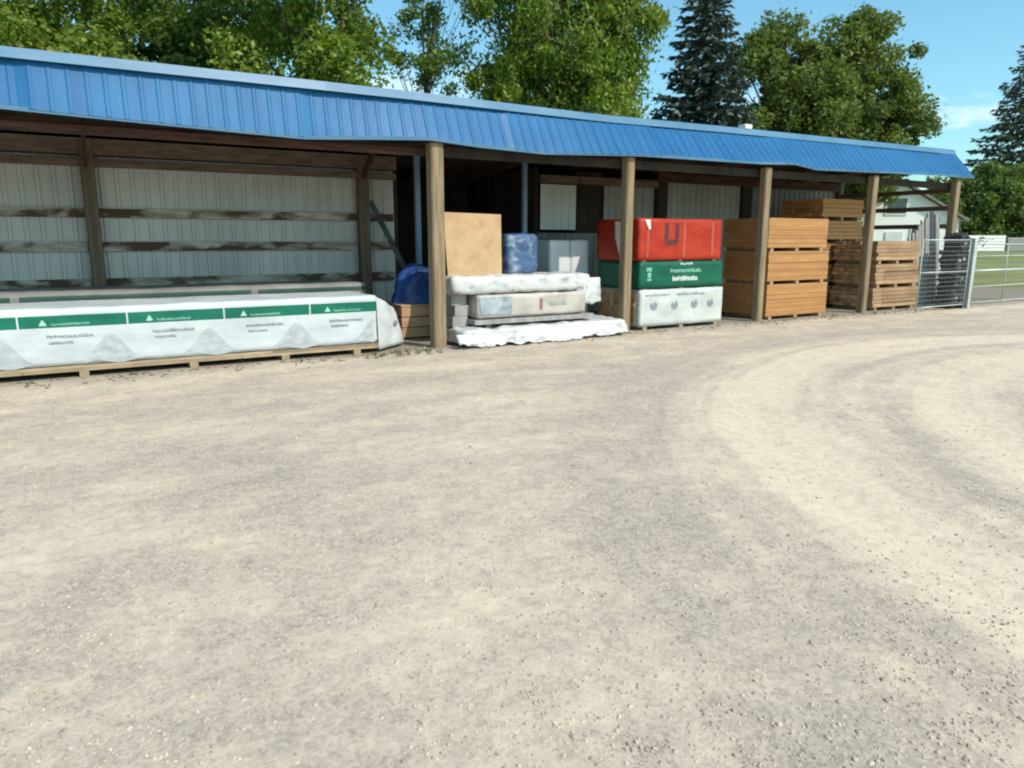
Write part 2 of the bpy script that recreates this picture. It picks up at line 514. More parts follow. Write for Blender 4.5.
g = MB()
g.grid(lambda u, v: (27.2 + 500 * u + 1.1 * fbm(v * 60, 1.0, 2.0) * (1 - u), -260 + 700 * v, 0.004), 8, 160)
tag(g.build('grass_field', 'grass'), kind='structure')
g = MB()
g.quad((-260, 17.4, 0.006), (25.0, 17.4, 0.006), (25.0, 400, 0.006), (-260, 400, 0.006))
tag(g.build('grass_field', 'grass'), kind='structure')

# loose stones on the yard
def stones(n):
    rng = np.random.default_rng(5)
    t = (1 + 5 ** 0.5) / 2
    bv = np.array([(-1, t, 0), (1, t, 0), (-1, -t, 0), (1, -t, 0), (0, -1, t), (0, 1, t), (0, -1, -t), (0, 1, -t), (t, 0, -1), (t, 0, 1), (-t, 0, -1), (-t, 0, 1)]) / 1.9
    bf = [(0, 11, 5), (0, 5, 1), (0, 1, 7), (0, 7, 10), (0, 10, 11), (1, 5, 9), (5, 11, 4), (11, 10, 2), (10, 7, 6), (7, 1, 8), (3, 9, 4), (3, 4, 2), (3, 2, 6), (3, 6, 8), (3, 8, 9), (4, 9, 5), (2, 4, 11), (6, 2, 10), (8, 6, 7), (9, 8, 1)]
    V, Fc = [], []
    k = 0
    while k < n:
        d = 1.15 + 8.0 * rng.random() ** 2.3
        px = rng.uniform(-80, 1100)
        x, y = far(px, d)
        if y > 9.3:
            continue
        q = fbm(x * 0.9, y * 0.9, 7.7) + 0.45 * fbm(x * 3, y * 3, 2.2)
        r = math.hypot(x - 10.6, y + 0.9)
        if min(abs(r - 7.45), abs(r - 5.7)) < 0.5:
            q -= 0.25
        if q < rng.uniform(-0.55, 0.30):
            continue
        s = 0.0024 + 0.0075 * rng.random() ** 5
        if rng.random() < 0.004:
            s *= 2.0
        sc = s * rng.uniform(0.7, 1.3, 3)
        sc[2] *= 0.75
        a = rng.uniform(0, 6.28)
        v = bv * rng.uniform(0.82, 1.18, (12, 1)) * sc
        c, sn = math.cos(a), math.sin(a)
        vv = np.stack([v[:, 0] * c - v[:, 1] * sn + x, v[:, 0] * sn + v[:, 1] * c + y, v[:, 2] + ground_h(x, y) + sc[2] * rng.uniform(-0.35, 0.25)], 1)
        V.append(vv)
        Fc.append(np.array(bf) + 12 * k)
        k += 1
    for cx in (4.58, 8.17, 11.58, 14.98):
        for q in range(130):
            s = 0.005 + 0.013 * rng.random() ** 3
            a = rng.uniform(0, 6.28)
            rr = 0.09 + abs(rng.normal(0, 0.10))
            x, y = cx + rr * math.cos(a), 9.85 + rr * math.sin(a)
            sc = s * rng.uniform(0.7, 1.3, 3)
            v = bv * rng.uniform(0.82, 1.18, (12, 1)) * sc
            V.append(v + np.array([x, y, 0.012 * max(0, 1 - (rr - 0.09) / 0.1) + sc[2] * 0.2]))
            Fc.append(np.array(bf) + 12 * k)
            k += 1
    me = bpy.data.meshes.new('gravel_stones')
    me.from_pydata(np.concatenate(V).tolist(), [], np.concatenate(Fc).tolist())
    me.materials.append(M['stone'])
    o = bpy.data.objects.new('gravel_stones', me)
    COL.objects.link(o)
    tag(o, 'loose grey and tan stones scattered over the gravel yard', 'gravel', kind='stuff')
stones(46000)

# ------------------------------------------------------------------ shed
shed = thing('lumber_shed', 'long open fronted storage shed with blue corrugated metal roof edge on timber posts', 'shed', (6.0, 11.5, 0))
X0, X1 = -5.6, 18.7
YB = 13.2
YR = 16.3
# fascia: sloping front apron of ribbed sheet, its lower edge running unevenly
edge = [(-6, 3.02), (-0.54, 2.99), (0.38, 2.96), (1.43, 2.93), (2.68, 2.895), (3.56, 2.95), (4.44, 3.0), (5.24, 2.95), (6.38, 2.92), (8.29, 3.0), (9.67, 3.01), (11.22, 3.02), (12.2, 3.06), (12.85, 2.99), (14.96, 3.03), (17.24, 3.07), (19, 3.07)]
ex, ez = [e[0] for e in edge], [e[1] for e in edge]
def low_z(x): return float(np.interp(x, ex, ez))
def top_z(x): return float(np.interp(x, (-6, 3, 4.3, 7.8, 10.5, 18.7), (3.57, 3.58, 3.60, 3.605, 3.66, 3.715)))
def top_y(x): return float(np.interp(x, (-6, 3, 4.3, 7.8, 10.5, 18.7), (9.86, 9.86, 9.97, 10.15, 10.28, 10.3)))
rib = []
x = X0
while x < X1 - 0.01:
    for dx, r in ((0.0, 0), (0.105, 0), (0.122, 1), (0.148, 1), (0.165, 0)):
        if x + dx < X1:
            rib.append((x + dx, r))
    x += 0.18
rib.append((X1, 0))
fa = MB()
YT, YL = 10.3, 9.72
for t in (0.0, 0.5, 1.0):
    for (xx, r) in rib:
        wob = 0.010 * fbm(xx * 0.7, t, 4.0)
        z = low_z(xx) * (1 - t) + top_z(xx) * t
        y = YL * (1 - t) + top_y(xx) * t
        lap = 0.018 * (math.floor((xx - 2.72) / 3.05) % 2)
        fa.v.append((xx, y - lap - r * (0.005 + 0.0005 * max(xx, 0)) + wob, z + r * 0.006))
n = len(rib)
for j in range(2):
    for i in range(n - 1):
        a = j * n + i
        fa.f.append((a, a + 1, a + n + 1, a + n))
fascia = fa.build('fascia', 'blue', shed)
cp = MB()
segs = [X0, -2.6, 0.45, 3.0, 4.3, 7.8, 10.5, 14.6, X1]
for a, c in zip(segs[:-1], segs[1:]):
    for (dy0, dz0, dy1, dz1) in ((-0.105, -0.075, -0.05, 0.045), (-0.05, 0.045, 0.50, 0.025)):
        for i in range(6):
            p, q = a + (c - a) * i / 6, a + (c - a) * (i + 1) / 6
            cp.quad((p, top_y(p) + dy0, top_z(p) + dz0), (q, top_y(q) + dy0, top_z(q) + dz0), (q, top_y(q) + dy1, top_z(q) + dz1), (p, top_y(p) + dy1, top_z(p) + dz1))
cp.build('ridge_flashing', 'blue_cap', fascia)
# bump left by a lifted flashing joint
cb = MB()
cb.box(11.30, 11.50, 10.2, 10.4, top_z(11.3) + 0.035, top_z(11.3) + 0.13)
cb.build('roof_vent', 'white_sheet', fascia, bevel=0.03)
lip = MB()
for i in range(300):
    a = X0 + (X1 - X0) * i / 300
    c = X0 + (X1 - X0) * (i + 1) / 300
    lip.quad((a, YL - 0.012, low_z(a) - 0.025), (c, YL - 0.012, low_z(c) - 0.025), (c, YL - 0.016, low_z(c) + 0.02), (a, YL - 0.016, low_z(a) + 0.02))
lip.build('drip_edge', 'blue_cap', fascia)
# back slope of the roof, a ribbed sheet with thickness
rf = MB()
for t in (0.0, 1.0):
    for (xx, r) in rib:
        rf.v.append((xx, 10.33 * (1 - t) + 16.6 * t, (top_z(xx) - 0.005) * (1 - t) + 3.12 * t + r * 0.02))
for i in range(n - 1):
    rf.f.append((i, i + 1, i + n + 1, i + n))
rf.build('roof', 'blue', shed)
dk = MB()
dk.poly([(X0, 10.33, 3.55), (X1, 10.33, 3.55), (X1, 16.55, 3.075), (X0, 16.55, 3.075)])
dk.build('roof_deck', 'rafter', shed)
# header over the openings
hb = MB()
hb.box(X0, 4.52, 10.05, 10.10, 2.80, 2.90)
hb.box(X0, 4.52, 10.105, 10.17, 2.82, 2.95)
hb.build('header_beam', 'beam', shed)
hb = MB()
hb.box(4.70, X1 - 0.06, 9.99, 10.08, 2.80, 2.94)
hb.build('header_beam', 'dark_board', shed)
# rafters
for i in range(17):
    xx = X0 + 0.4 + i * 1.49
    r_ = MB()
    r_.beam((xx, 10.4, 3.45), (xx, 16.3, 3.0), 0.045, 0.14)
    r_.build('rafter', 'rafter', shed)
# front posts
def post(x, y, w, ztop, mat, name='post', lean=0.0):
    p = MB()
    def fn(u, v, s):
        return None
    steps = 7
    prev = None
    for k in range(steps + 1):
        z = -0.05 + (ztop + 0.05) * k / steps
        j = 0.006 * fbm(x, z * 1.4, 2.0)
        h = w / 2
        nb = len(p.v)
        c = h * 0.22
        for (sx, sy) in ((-h + c, -h), (h - c, -h), (h, -h + c), (h, h - c), (h - c, h), (-h + c, h), (-h, h - c), (-h, -h + c)):
            p.v.append((x + sx + j + lean * z, y + sy + j, z))
        if prev is not None:
            for q in range(8):
                p.f.append((prev + q, prev + (q + 1) % 8, nb + (q + 1) % 8, nb + q))
        prev = nb
    p.f.append(tuple(prev + q for q in range(8)))
    return p.build(name, mat, shed)
for px_ in (4.58, 8.17, 11.58, 14.98, 18.22):
    post(px_, 9.87, 0.165 if px_ > 5 else 0.20, 2.96 if px_ < 18 else 3.0, 'post')
# back wall, left part
def ribbed(x0, x1, y, z0, z1, mat, step=0.19, name='wall_panel', parent=shed):
    pts = []
    x = x0
    while x < x1 - 0.005:
        for dx, r in ((0, 0), (step * 0.62, 0), (step * 0.70, 1), (step * 0.90, 1)):
            if x + dx < x1:
                pts.append((x + dx, r))
        x += step
    pts.append((x1, 0))
    w = MB()
    for z in (z0, z1):
        for (xx, r) in pts:
            w.v.append((xx, y - r * 0.02, z))
    k = len(pts)
    for i in range(k - 1):
        w.f.append((i, i + 1, i + k + 1, i + k))
    return w.build(name, mat, parent)
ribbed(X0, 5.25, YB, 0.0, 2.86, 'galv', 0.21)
for zc, hh in ((2.01, 0.13), (1.50, 0.14), (0.93, 0.15)):
    for (a, c) in ((X0, 0.16), (0.38, 4.48), (4.72, 5.2)):
        gi = MB()
        gi.box(a, c, YB - 0.10, YB - 0.025, zc - hh / 2, zc + hh / 2)
        gi.build('girt', 'girt', shed)
tp = MB()
tp.box(X0, 5.25, YB - 0.16, YB - 0.03, 2.70, 2.80)
tp.build('top_plate', 'plate', shed)
tp = MB()
tp.box(X0, 5.25, YB - 0.20, YB - 0.04, 2.87, 3.10)
tp.build('top_plate', 'plate', shed)
post(0.27, YB - 0.14, 0.19, 3.1, 'old_post')
post(4.6, YB - 0.14, 0.20, 3.1, 'old_post')
post(-4.1, YB - 0.14, 0.19, 3.1, 'old_post')
for xx in (0.27, 4.6):
    kb = MB()
    kb.beam((xx - 0.02, YB - 0.3, 2.72), (xx - 0.02, YB - 1.0, 3.22), 0.05, 0.12)
    kb.build('knee_brace', 'beam', shed)
# deep recess behind the second bay
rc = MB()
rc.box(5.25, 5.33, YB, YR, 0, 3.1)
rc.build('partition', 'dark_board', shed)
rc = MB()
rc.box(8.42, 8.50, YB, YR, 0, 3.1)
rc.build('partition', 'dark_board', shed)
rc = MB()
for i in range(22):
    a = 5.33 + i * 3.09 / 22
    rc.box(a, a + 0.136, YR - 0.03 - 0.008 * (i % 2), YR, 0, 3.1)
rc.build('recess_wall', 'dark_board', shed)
# back wall, right part: light panels between dark openings
ribbed(8.55, 9.47, YB - 0.02, 1.82, 2.76, 'white_sheet', 0.2)
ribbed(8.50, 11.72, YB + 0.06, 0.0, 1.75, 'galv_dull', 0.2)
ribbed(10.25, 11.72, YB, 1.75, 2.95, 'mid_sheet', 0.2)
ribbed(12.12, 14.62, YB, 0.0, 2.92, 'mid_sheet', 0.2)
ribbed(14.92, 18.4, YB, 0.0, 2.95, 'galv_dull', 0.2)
rc = MB()
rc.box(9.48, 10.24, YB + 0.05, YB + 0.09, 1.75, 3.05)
rc.build('opening_shade_sheet', 'dark_board', shed)  # dark sheet standing in for the shade inside the opening
for (a, c) in ((8.50, 9.47), (9.5, 11.72)):
    tp = MB()
    tp.box(a, c, YB - 0.13, YB - 0.03, 2.78, 2.94)
    tp.build('top_plate', 'plate', shed)
tp = MB()
tp.box(11.72, 18.4, YB - 0.13, YB - 0.03, 2.92, 3.12)
tp.build('top_plate', 'beam', shed)
for xx in (11.92, 14.77):
    p_ = MB()
    p_.box(xx - 0.19, xx + 0.14, YB - 0.1, YB + 0.12, 0, 3.15)
    p_.build('post', 'dark_board', shed)
post(18.45, YB - 0.05, 0.18, 3.15, 'old_post')
# open right end: rails between the corner posts
for z in (2.78, 2.36, 1.93, 1.30, 0.62):
    rl = MB()
    rl.box(18.42, 18.47, 9.97, YB - 0.15, z - 0.055, z + 0.055)
    rl.build('end_rail', 'old_post', shed)
# left end wall, out of frame
ew = MB()
ew.box(X0, X0 + 0.06, 10.1, 16.2, 0, 3.1)
ew.build('end_wall', 'galv_dull', shed)
bw = MB()
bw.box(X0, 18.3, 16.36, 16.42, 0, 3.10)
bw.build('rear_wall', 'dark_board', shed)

# ------------------------------------------------------------------ lettering (illegible print, letter-like strokes)
def strokes(x0, x1, z0, z1, n, rng, bold=1.0):
    n = int(n * 1.45)
    """n letter-like shapes as a list of (x0, x1, z0, z1) bars"""
    out = []
    w = (x1 - x0) / n
    h = z1 - z0
    t = min(w * 0.30, h * 0.30) * bold
    for i in range(n):
        a, c = x0 + i * w + w * 0.08, x0 + (i + 1) * w - w * 0.12
        kind = rng.randint(0, 4)
        zt = z1 if (i == 0 or rng.random() < 0.35) else z0 + h * 0.74
        out.append((a, a + t, z0, zt))
        if kind in (0, 1):
            out.append((c - t, c, z0, z0 + h * 0.74))
        if kind in (0, 2, 4):
            out.append((a + t, c, z0 + h * 0.74 - t, z0 + h * 0.74))
        if kind in (1, 2, 3):
            out.append((a + t, c, z0, z0 + t))
        if kind == 4:
            out.append((a + t, c, z0 + h * 0.34, z0 + h * 0.34 + t))
    return out

def on_front(bars, surf, mat, name, parent, off=0.004):
    """thin printed shapes laid on a front face whose depth is surf(x, z)"""
    m = MB()
    for (a, c, d, e) in bars:
        nu = max(1, int((c - a) / 0.06))
        nv = max(1, int((e - d) / 0.06))
        m.grid(lambda u, v: (a + (c - a) * u, surf(a + (c - a) * u, d + (e - d) * v) - off, d + (e - d) * v), nu, nv)
    return m.build(name, mat, parent)

def soft_box(x0, x1, y0, y1, z0, z1, amp, seed, freq=2.4, rnd=0.05, step=0.07, sag=0.0):
    """a closed, wrinkled, round-edged sleeve; returns the builder and the front surface y(x, z)"""
    nx_, ny_, nz_ = max(2, int((x1 - x0) / step)), max(2, int((y1 - y0) / step)), max(2, int((z1 - z0) / step))
    cx, cy, cz = (x0 + x1) / 2, (y0 + y1) / 2, (z0 + z1) / 2
    hx, hy, hz = (x1 - x0) / 2, (y1 - y0) / 2, (z1 - z0) / 2
    r = min(rnd, hx * 0.9, hy * 0.9, hz * 0.9)
    def disp(p):
        q = Vector(p)
        inn = Vector((max(-hx + r, min(hx - r, q.x - cx)), max(-hy + r, min(hy - r, q.y - cy)), max(-hz + r, min(hz - r, q.z - cz))))
        d = q - Vector((cx, cy, cz)) - inn
        if d.length > 1e-9:
            nn = d.normalized()
        else:
            nn = Vector((0, -1, 0))
        a = amp * fbm(q.x * freq + seed, q.y * freq, q.z * freq * 1.6, 4)
        a += amp * 0.9 * (0.28 - abs(fbm(q.x * freq * 1.3 + seed * 2, q.y * freq * 1.3 + q.z * freq * 1.1, q.z * freq * 2.2, 2)))
        s = Vector((cx, cy, cz)) + inn + nn * (r + a)
        if sag and q.z > cz:
            s.z -= sag * abs(fbm(q.x * 0.9 + seed * 3, q.y * 0.9, 0.0, 2))
        return s
    m = MB()
    for (fn, a, c) in (
        (lambda u, v: disp((x0 + (x1 - x0) * u, y0, z0 + (z1 - z0) * v)), nx_, nz_),
        (lambda u, v: disp((x1 - (x1 - x0) * u, y1, z0 + (z1 - z0) * v)), nx_, nz_),
        (lambda u, v: disp((x0, y1 - (y1 - y0) * u, z0 + (z1 - z0) * v)), ny_, nz_),
        (lambda u, v: disp((x1, y0 + (y1 - y0) * u, z0 + (z1 - z0) * v)), ny_, nz_),
        (lambda u, v: disp((x0 + (x1 - x0) * u, y0 + (y1 - y0) * v, z1)), nx_, ny_),
        (lambda u, v: disp((x0 + (x1 - x0) * u, y1 - (y1 - y0) * v, z0)), nx_, ny_),
    ):
        m.grid(fn, a, c)
    return m, (lambda x, z: disp((x, y0, z)).y)

def weld(o, d=0.002):
    bm = bmesh.new()
    bm.from_mesh(o.data)
    bmesh.ops.remove_doubles(bm, verts=bm.verts[:], dist=d)
    bm.to_mesh(o.data)
    bm.free()
    return o

def bearers(root, x0, x1, y0, y1, z0, z1, n=3, mat='bearer'):
    for i in range(n):
        c = x0 + 0.15 + (x1 - x0 - 0.3) * i / (n - 1)
        b_ = MB()
        b_.box(c - 0.045, c + 0.045, y0 + 0.012, y1 - 0.012, z0, z1)
        b_.build('bearer', mat, root)

# ------------------------------------------------------------------ packs of sheets and lumber
def sheet_pack(x0, x1, y0, y1, z0, z1, mat, label, group, th=0.02, jit=0.008, seed=1):
    rng = random.Random(seed)
    root = thing('sheet_pack', label, 'wood pack', ((x0 + x1) / 2, (y0 + y1) / 2, z0), group)
    bh = 0.07
    bearers(root, x0, x1, y0, y1, z0, z0 + bh)
    m = MB()
    nl = int((z1 - z0 - bh) / th)
    dz = (z1 - z0 - bh) / nl
    for k in range(nl):
        a, c = rng.uniform(-jit, jit), rng.uniform(-jit, jit)
        zb = z0 + bh + k * dz
        m.box(x0 + a, x1 + a, y0 + c, y1 + c, zb + 0.0015, zb + dz - 0.0015)
    m.build('sheet_stack', mat, root)
    return root

def lumber_pack(x0, x1, y0, y1, z0, z1, mat, label, group, rows=6, cols=8, seed=1, jit=0.014):
    rng = random.Random(seed)
    root = thing('lumber_pack', label, 'lumber pack', ((x0 + x1) / 2, (y0 + y1) / 2, z0), group)
    bh = 0.08
    bearers(root, x0, x1, y0, y1, z0, z0 + bh)
    m = MB()
    dz = (z1 - z0 - bh) / rows
    dy = (y1 - y0) / cols
    for r_ in range(rows):
        for c in range(cols):
            a = rng.uniform(-jit, jit) * 3.4
            e = rng.uniform(-jit, jit) * 3.4
            f = rng.uniform(0, jit) if c == 0 else 0
            m.box(x0 + a, x1 + e, y0 + c * dy + 0.002 - f, y0 + (c + 1) * dy - 0.002 - f, z0 + bh + r_ * dz + 0.004, z0 + bh + (r_ + 1) * dz - 0.004)
    m.build('board_stack', mat, root)
    return root

# stack of golden packs between the third and fourth posts
GC = 'golden sheet packs in the three high stack'
sheet_pack(11.87, 13.76, 9.9, 11.08, 0.0, 0.715, 'ply', 'golden plywood pack on the ground, bottom of the golden stack right of the red pack', GC, seed=2)
sheet_pack(11.83, 13.70, 9.88, 11.06, 0.72, 1.375, 'ply', 'golden plywood pack in the middle of the three high golden stack', GC, seed=3)
sheet_pack(11.80, 13.62, 9.9, 11.08, 1.38, 2.03, 'ply', 'golden plywood pack on top of the golden stack, level with the red pack', GC, seed=4)
# brown lumber, right of the fourth post
GE = 'brown lumber packs right of the golden stack'
lumber_pack(15.50, 17.22, 9.95, 11.05, 0.0, 0.52, 'lumber', 'brown lumber pack on the ground beside grey upright boards, bottom of its stack', GE, 5, 8, 5)
lumber_pack(15.52, 17.20, 9.95, 11.05, 0.525, 1.06, 'lumber', 'brown lumber pack with one pale row, middle of the stack beside grey upright boards', GE, 5, 8, 6)
lumber_pack(15.50, 17.16, 9.95, 11.05, 1.065, 1.58, 'lumber', 'brown lumber pack topping the low stack beside grey upright boards', GE, 5, 8, 7)
# taller stack behind it
GD = 'brown packs in the tall rear stack'
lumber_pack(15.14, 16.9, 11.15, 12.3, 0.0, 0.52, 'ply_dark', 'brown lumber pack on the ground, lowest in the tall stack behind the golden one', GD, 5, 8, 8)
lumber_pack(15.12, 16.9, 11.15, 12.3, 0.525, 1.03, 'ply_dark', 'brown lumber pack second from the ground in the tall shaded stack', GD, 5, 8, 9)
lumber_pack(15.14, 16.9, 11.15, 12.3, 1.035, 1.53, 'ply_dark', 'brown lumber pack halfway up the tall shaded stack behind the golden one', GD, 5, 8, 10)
lumber_pack(15.08, 16.62, 11.11, 12.3, 1.535, 2.05, 'ply', 'orange brown lumber pack second from the top of the tall rear stack', GD, 5, 8, 12)
lumber_pack(15.06, 16.60, 11.12, 12.3, 2.055, 2.55, 'ply', 'orange brown lumber pack at the very top of the tall rear stack', GD, 4, 7, 13)

# three wrapped packs: red over green over white
GA = 'wrapped packs in the red, green and white stack'
def wrapped(name, x0, x1, y0, y1, z0, z1, mat, label, group, amp=0.008, seed=1, left='lumber', rnd=0.016, base=0.06, freq=2.6):
    root = thing(name, label, 'wrapped pack', ((x0 + x1) / 2, (y0 + y1) / 2, z0), group)
    bearers(root, x0, x1, y0, y1, z0, z0 + base)
    m, surf = soft_box(x0, x1, y0, y1, z0 + base, z1, amp, seed, freq, rnd)
    weld(m.build('wrap', mat, root, smooth=True))
    return root, surf
rng = random.Random(3)
white, surf = wrapped('lumber_pack', 8.53, 10.60, 9.88, 11.08, 0.0, 0.725, 'clean_wrap', 'white wrapped pack printed with four dark round marks, under the green pack', GA, 0.012, 1)
on_front(strokes(8.66, 9.25, 0.605, 0.645, 9, rng), surf, 'grey_ink', 'lettering', white)
on_front(strokes(9.42, 10.12, 0.60, 0.65, 10, rng), surf, 'grey_ink', 'lettering', white)
for cx in (8.86, 9.36, 9.86, 10.27):
    mk = MB()
    k = 14
    def ring(r):
        return [(cx + r * math.cos(2 * math.pi * i / k) * 1.05, surf(cx + r * math.cos(2 * math.pi * i / k), 0.43 + r * math.sin(2 * math.pi * i / k)) - 0.005, 0.43 + r * math.sin(2 * math.pi * i / k)) for i in range(k)]
    o_, i_ = ring(0.080), ring(0.030)
    for q in range(k):
        if q in (3, 4):
            continue
        mk.quad(o_[q], o_[(q + 1) % k], i_[(q + 1) % k], i_[q])
    c_ = [(p[0], p[1], p[2]) for p in ring(0.024)]
    mk.poly(c_)
    mk.build('round_mark', 'grey_ink', white)
le = MB()
rl_ = random.Random(8)
for r_ in range(9):
    for c in range(9):
        a = rl_.uniform(0, 0.012)
        le.box(8.50 - a, 8.56, 9.98 + c * 0.118, 9.98 + c * 0.118 + 0.112, 0.10 + r_ * 0.066, 0.10 + r_ * 0.066 + 0.062)
le.build('bare_board_ends', 'lumber', white)
green, surf = wrapped('lumber_pack', 8.50, 10.56, 9.88, 11.08, 0.727, 1.222, 'green_wrap', 'dark green wrapped pack with pale lettering, between the red and white packs', GA, 0.007, 4, base=0.015)
on_front(strokes(9.22, 10.00, 1.02, 1.095, 11, rng, 1.3), surf, 'dull_mint', 'lettering', green)
on_front(strokes(9.28, 9.92, 0.87, 0.96, 10, rng, 1.5), surf, 'white_mark', 'lettering', green)
on_front(strokes(9.46, 9.78, 1.155, 1.20, 4, rng, 1.4), surf, 'white_mark', 'lettering', green)
for bar in ((8.66, 8.78, 1.05, 1.12), (8.69, 8.77, 0.94, 1.03), (8.68, 8.78, 0.885, 0.92)):
    on_front([bar], surf, 'dull_mint', 'printed_mark', green)
red, surf = wrapped('lumber_pack', 8.46, 10.48, 9.88, 11.08, 1.225, 1.975, 'red_wrap', 'red wrapped pack with a dark U mark, on top of the green pack', GA, 0.008, 7, base=0.012)
u = [(9.06, 9.145, 1.58, 1.90), (9.31, 9.395, 1.58, 1.90), (9.09, 9.365, 1.515, 1.60)]
on_front(u, surf, 'dark_red_ink', 'u_mark', red)
for bar in ((8.64, 8.69, 1.30, 1.78), (9.50, 9.56, 1.30, 1.93), (10.21, 10.27, 1.32, 1.92)):  # flat lighter strips paint the light caught on folds of the wrap
    on_front([bar], surf, 'red_fold_light', 'fold_light_streak', red, 0.006)
lb = MB()
lb.poly([(8.575, 9.866, 1.95), (8.70, 9.866, 1.95), (8.715, 9.862, 1.79), (8.67, 9.862, 1.78)])
lb.build('paper_label', 'white_mark', red)
lb = MB()
lb.poly([(8.438, 10.52, 1.93), (8.438, 10.30, 1.92), (8.438, 10.27, 1.40), (8.438, 10.36, 1.30), (8.438, 10.50, 1.62)])
lb.build('paper_label', 'cream', red)

# ------------------------------------------------------------------ long white wrapped pack at the left
PX0, PX1 = -3.2, 3.62
lp = thing('lumber_pack', 'long low lumber pack in white wrap with a green stripe and grey lettering', 'wrapped pack', (0.2, 10.4, 0), 'long wrapped packs in the wide bay')
PER, PH = 1.106, -0.665
M['band_wrap'] = wrap_mat('band_wrap', (0.42, 0.455, 0.48), (0.56, 0.59, 0.61), 0.4, (0.602, 0.742, (0.010, 0.150, 0.098), PER, PH - 0.2, 0.018))
m, surf = soft_box(PX0, PX1, 9.86, 11.0, 0.145, 0.825, 0.016, 12, 1.9, 0.035, 0.06)
weld(m.build('wrap', 'band_wrap', lp, smooth=True))
rng = random.Random(21)
for k in range(-2, 4):
    x = PH + k * PER
    if x + 0.9 < PX0 or x > PX1 - 0.2:
        continue
    if x > PX0:
        on_front([(x + 0.212, x + 0.285, 0.628, 0.650), (x + 0.225, x + 0.272, 0.650, 0.672), (x + 0.239, x + 0.258, 0.672, 0.694)], surf, 'mint_mark', 'emblem', lp, 0.006)
        on_front(strokes(x + 0.33, x + 0.72, 0.625, 0.657, 12, rng, 1.2), surf, 'dull_mint', 'lettering', lp, 0.006)
    t0 = x + 0.27
    on_front(strokes(t0, t0 + 0.48, 0.482, 0.520, 13, rng, 1.3), surf, 'grey_ink', 'lettering', lp, 0.006)
    on_front(strokes(t0 + 0.02, t0 + 0.27, 0.412, 0.445, 8, rng, 1.3), surf, 'grey_ink', 'lettering', lp, 0.006)
    # grey hill-shaped sweep under the lettering
    sw = MB()
    top, bot = [], []
    for i in range(29):
        t = i / 28
        xx = x + 0.62 + 0.72 * t
        zz = 0.19 + 0.26 * math.exp(-((t - 0.42) / 0.26) ** 2) + (0.03 * math.sin(5 * t))
        w = 0.012 + 0.030 * math.sin(math.pi * t)
        if xx < PX1 - 0.06 and xx > PX0 + 0.06:
            top.append((xx, surf(xx, zz) - 0.005, zz + w / 2))
            bot.append((xx, surf(xx, 0.19) - 0.005, 0.165 + 0.02 * math.sin(9 * t)))
    for i in range(len(top) - 1):
        sw.quad(bot[i], bot[i + 1], top[i + 1], top[i])
    if sw.f:
        sw.build('grey_sweep', 'pale_grey', lp)
# bare bottom boards and bearers
rb = MB()
rg = random.Random(4)
for c in range(8):
    for r_ in range(2):
        xs = PX0
        while xs < PX1:
            L = rg.uniform(2.2, 3.6)
            xe = min(xs + L, PX1 + rg.uniform(-0.05, 0.01))
            rb.box(xs, xe - 0.006, 9.865 + c * 0.14 - (rg.uniform(0, 0.02) if c == 0 else 0), 9.865 + c * 0.14 + 0.136, 0.072 + r_ * 0.036, 0.072 + r_ * 0.036 + 0.034)
            xs = xe
rb.build('bottom_boards', 'bearer', lp)
for xx in (-2.6, -1.35, -0.06, 1.15, 2.3, 3.3):
    b_ = MB()
    b_.box(xx - 0.05, xx + 0.05, 9.85, 10.98, -0.012, 0.072)
    b_.build('bearer', 'bearer', lp)
# loose end of the wrap flaring out at the right
tail = MB()
def tail_fn(u, v):
    # u round the end from the front to the back, v from the top down
    inner = Vector((3.59, 9.875 + 1.10 * u, 0.815))
    if u < 0.5:
        o = Vector((3.63, 9.868, 0)).lerp(Vector((4.22, 10.34, 0)), u / 0.5)
    else:
        o = Vector((4.22, 10.34, 0)).lerp(Vector((4.16, 11.0, 0)), (u - 0.5) / 0.5)
    sh = inner.lerp(o, 0.66)
    sh.z = 0.60 + 0.2 * (1 - min(1, u / 0.5))
    o.z = 0.04
    p = inner.lerp(sh, v / 0.3) if v < 0.3 else sh.lerp(o, (v - 0.3) / 0.7)
    k = min(1, u * 5)
    p.x += k * (0.05 * math.sin(math.pi * v) + 0.05 * fbm(u * 7, v * 3, 9.0))
    p.y += k * 0.05 * fbm(u * 6, v * 4, 3.0)
    return p
tail.grid(tail_fn, 26, 16)
ot = tail.build('wrap_tail', 'long_wrap', lp, smooth=True)
sol = ot.modifiers.new('thickness', 'SOLIDIFY')
sol.thickness = 0.004
hole = MB()
k = 10
c0 = tail_fn(0.36, 0.62)
hole.poly([(c0.x + 0.008 + 0.045 * math.cos(6.283 * i / k), c0.y - 0.035 + 0.036 * math.cos(6.283 * i / k), c0.z + 0.045 * math.sin(6.283 * i / k)) for i in range(k)])
hole.build('printed_dot', 'grey_ink', lp)
# pack of the same kind behind it, its shade put into the wrap colour
lp2 = thing('lumber_pack', 'wrapped pack with a dark stripe, coloured grey for the shade, behind the long white pack', 'wrapped pack', (0.2, 11.9, 0), 'long wrapped packs in the wide bay')
M['back_wrap'] = wrap_mat('back_wrap', (0.13, 0.125, 0.12), (0.22, 0.215, 0.205), 0.5, (0.80, 0.87, (0.03, 0.075, 0.06), 3.0, -7.0, 0.1))
m, surf2 = soft_box(-3.2, 4.0, 11.35, 12.5, 0.1, 0.925, 0.018, 33, 1.9, 0.04, 0.09)
weld(m.build('wrap', 'back_wrap', lp2, smooth=True))
bearers(lp2, -3.2, 4.0, 11.35, 12.5, 0.0, 0.12, 6)

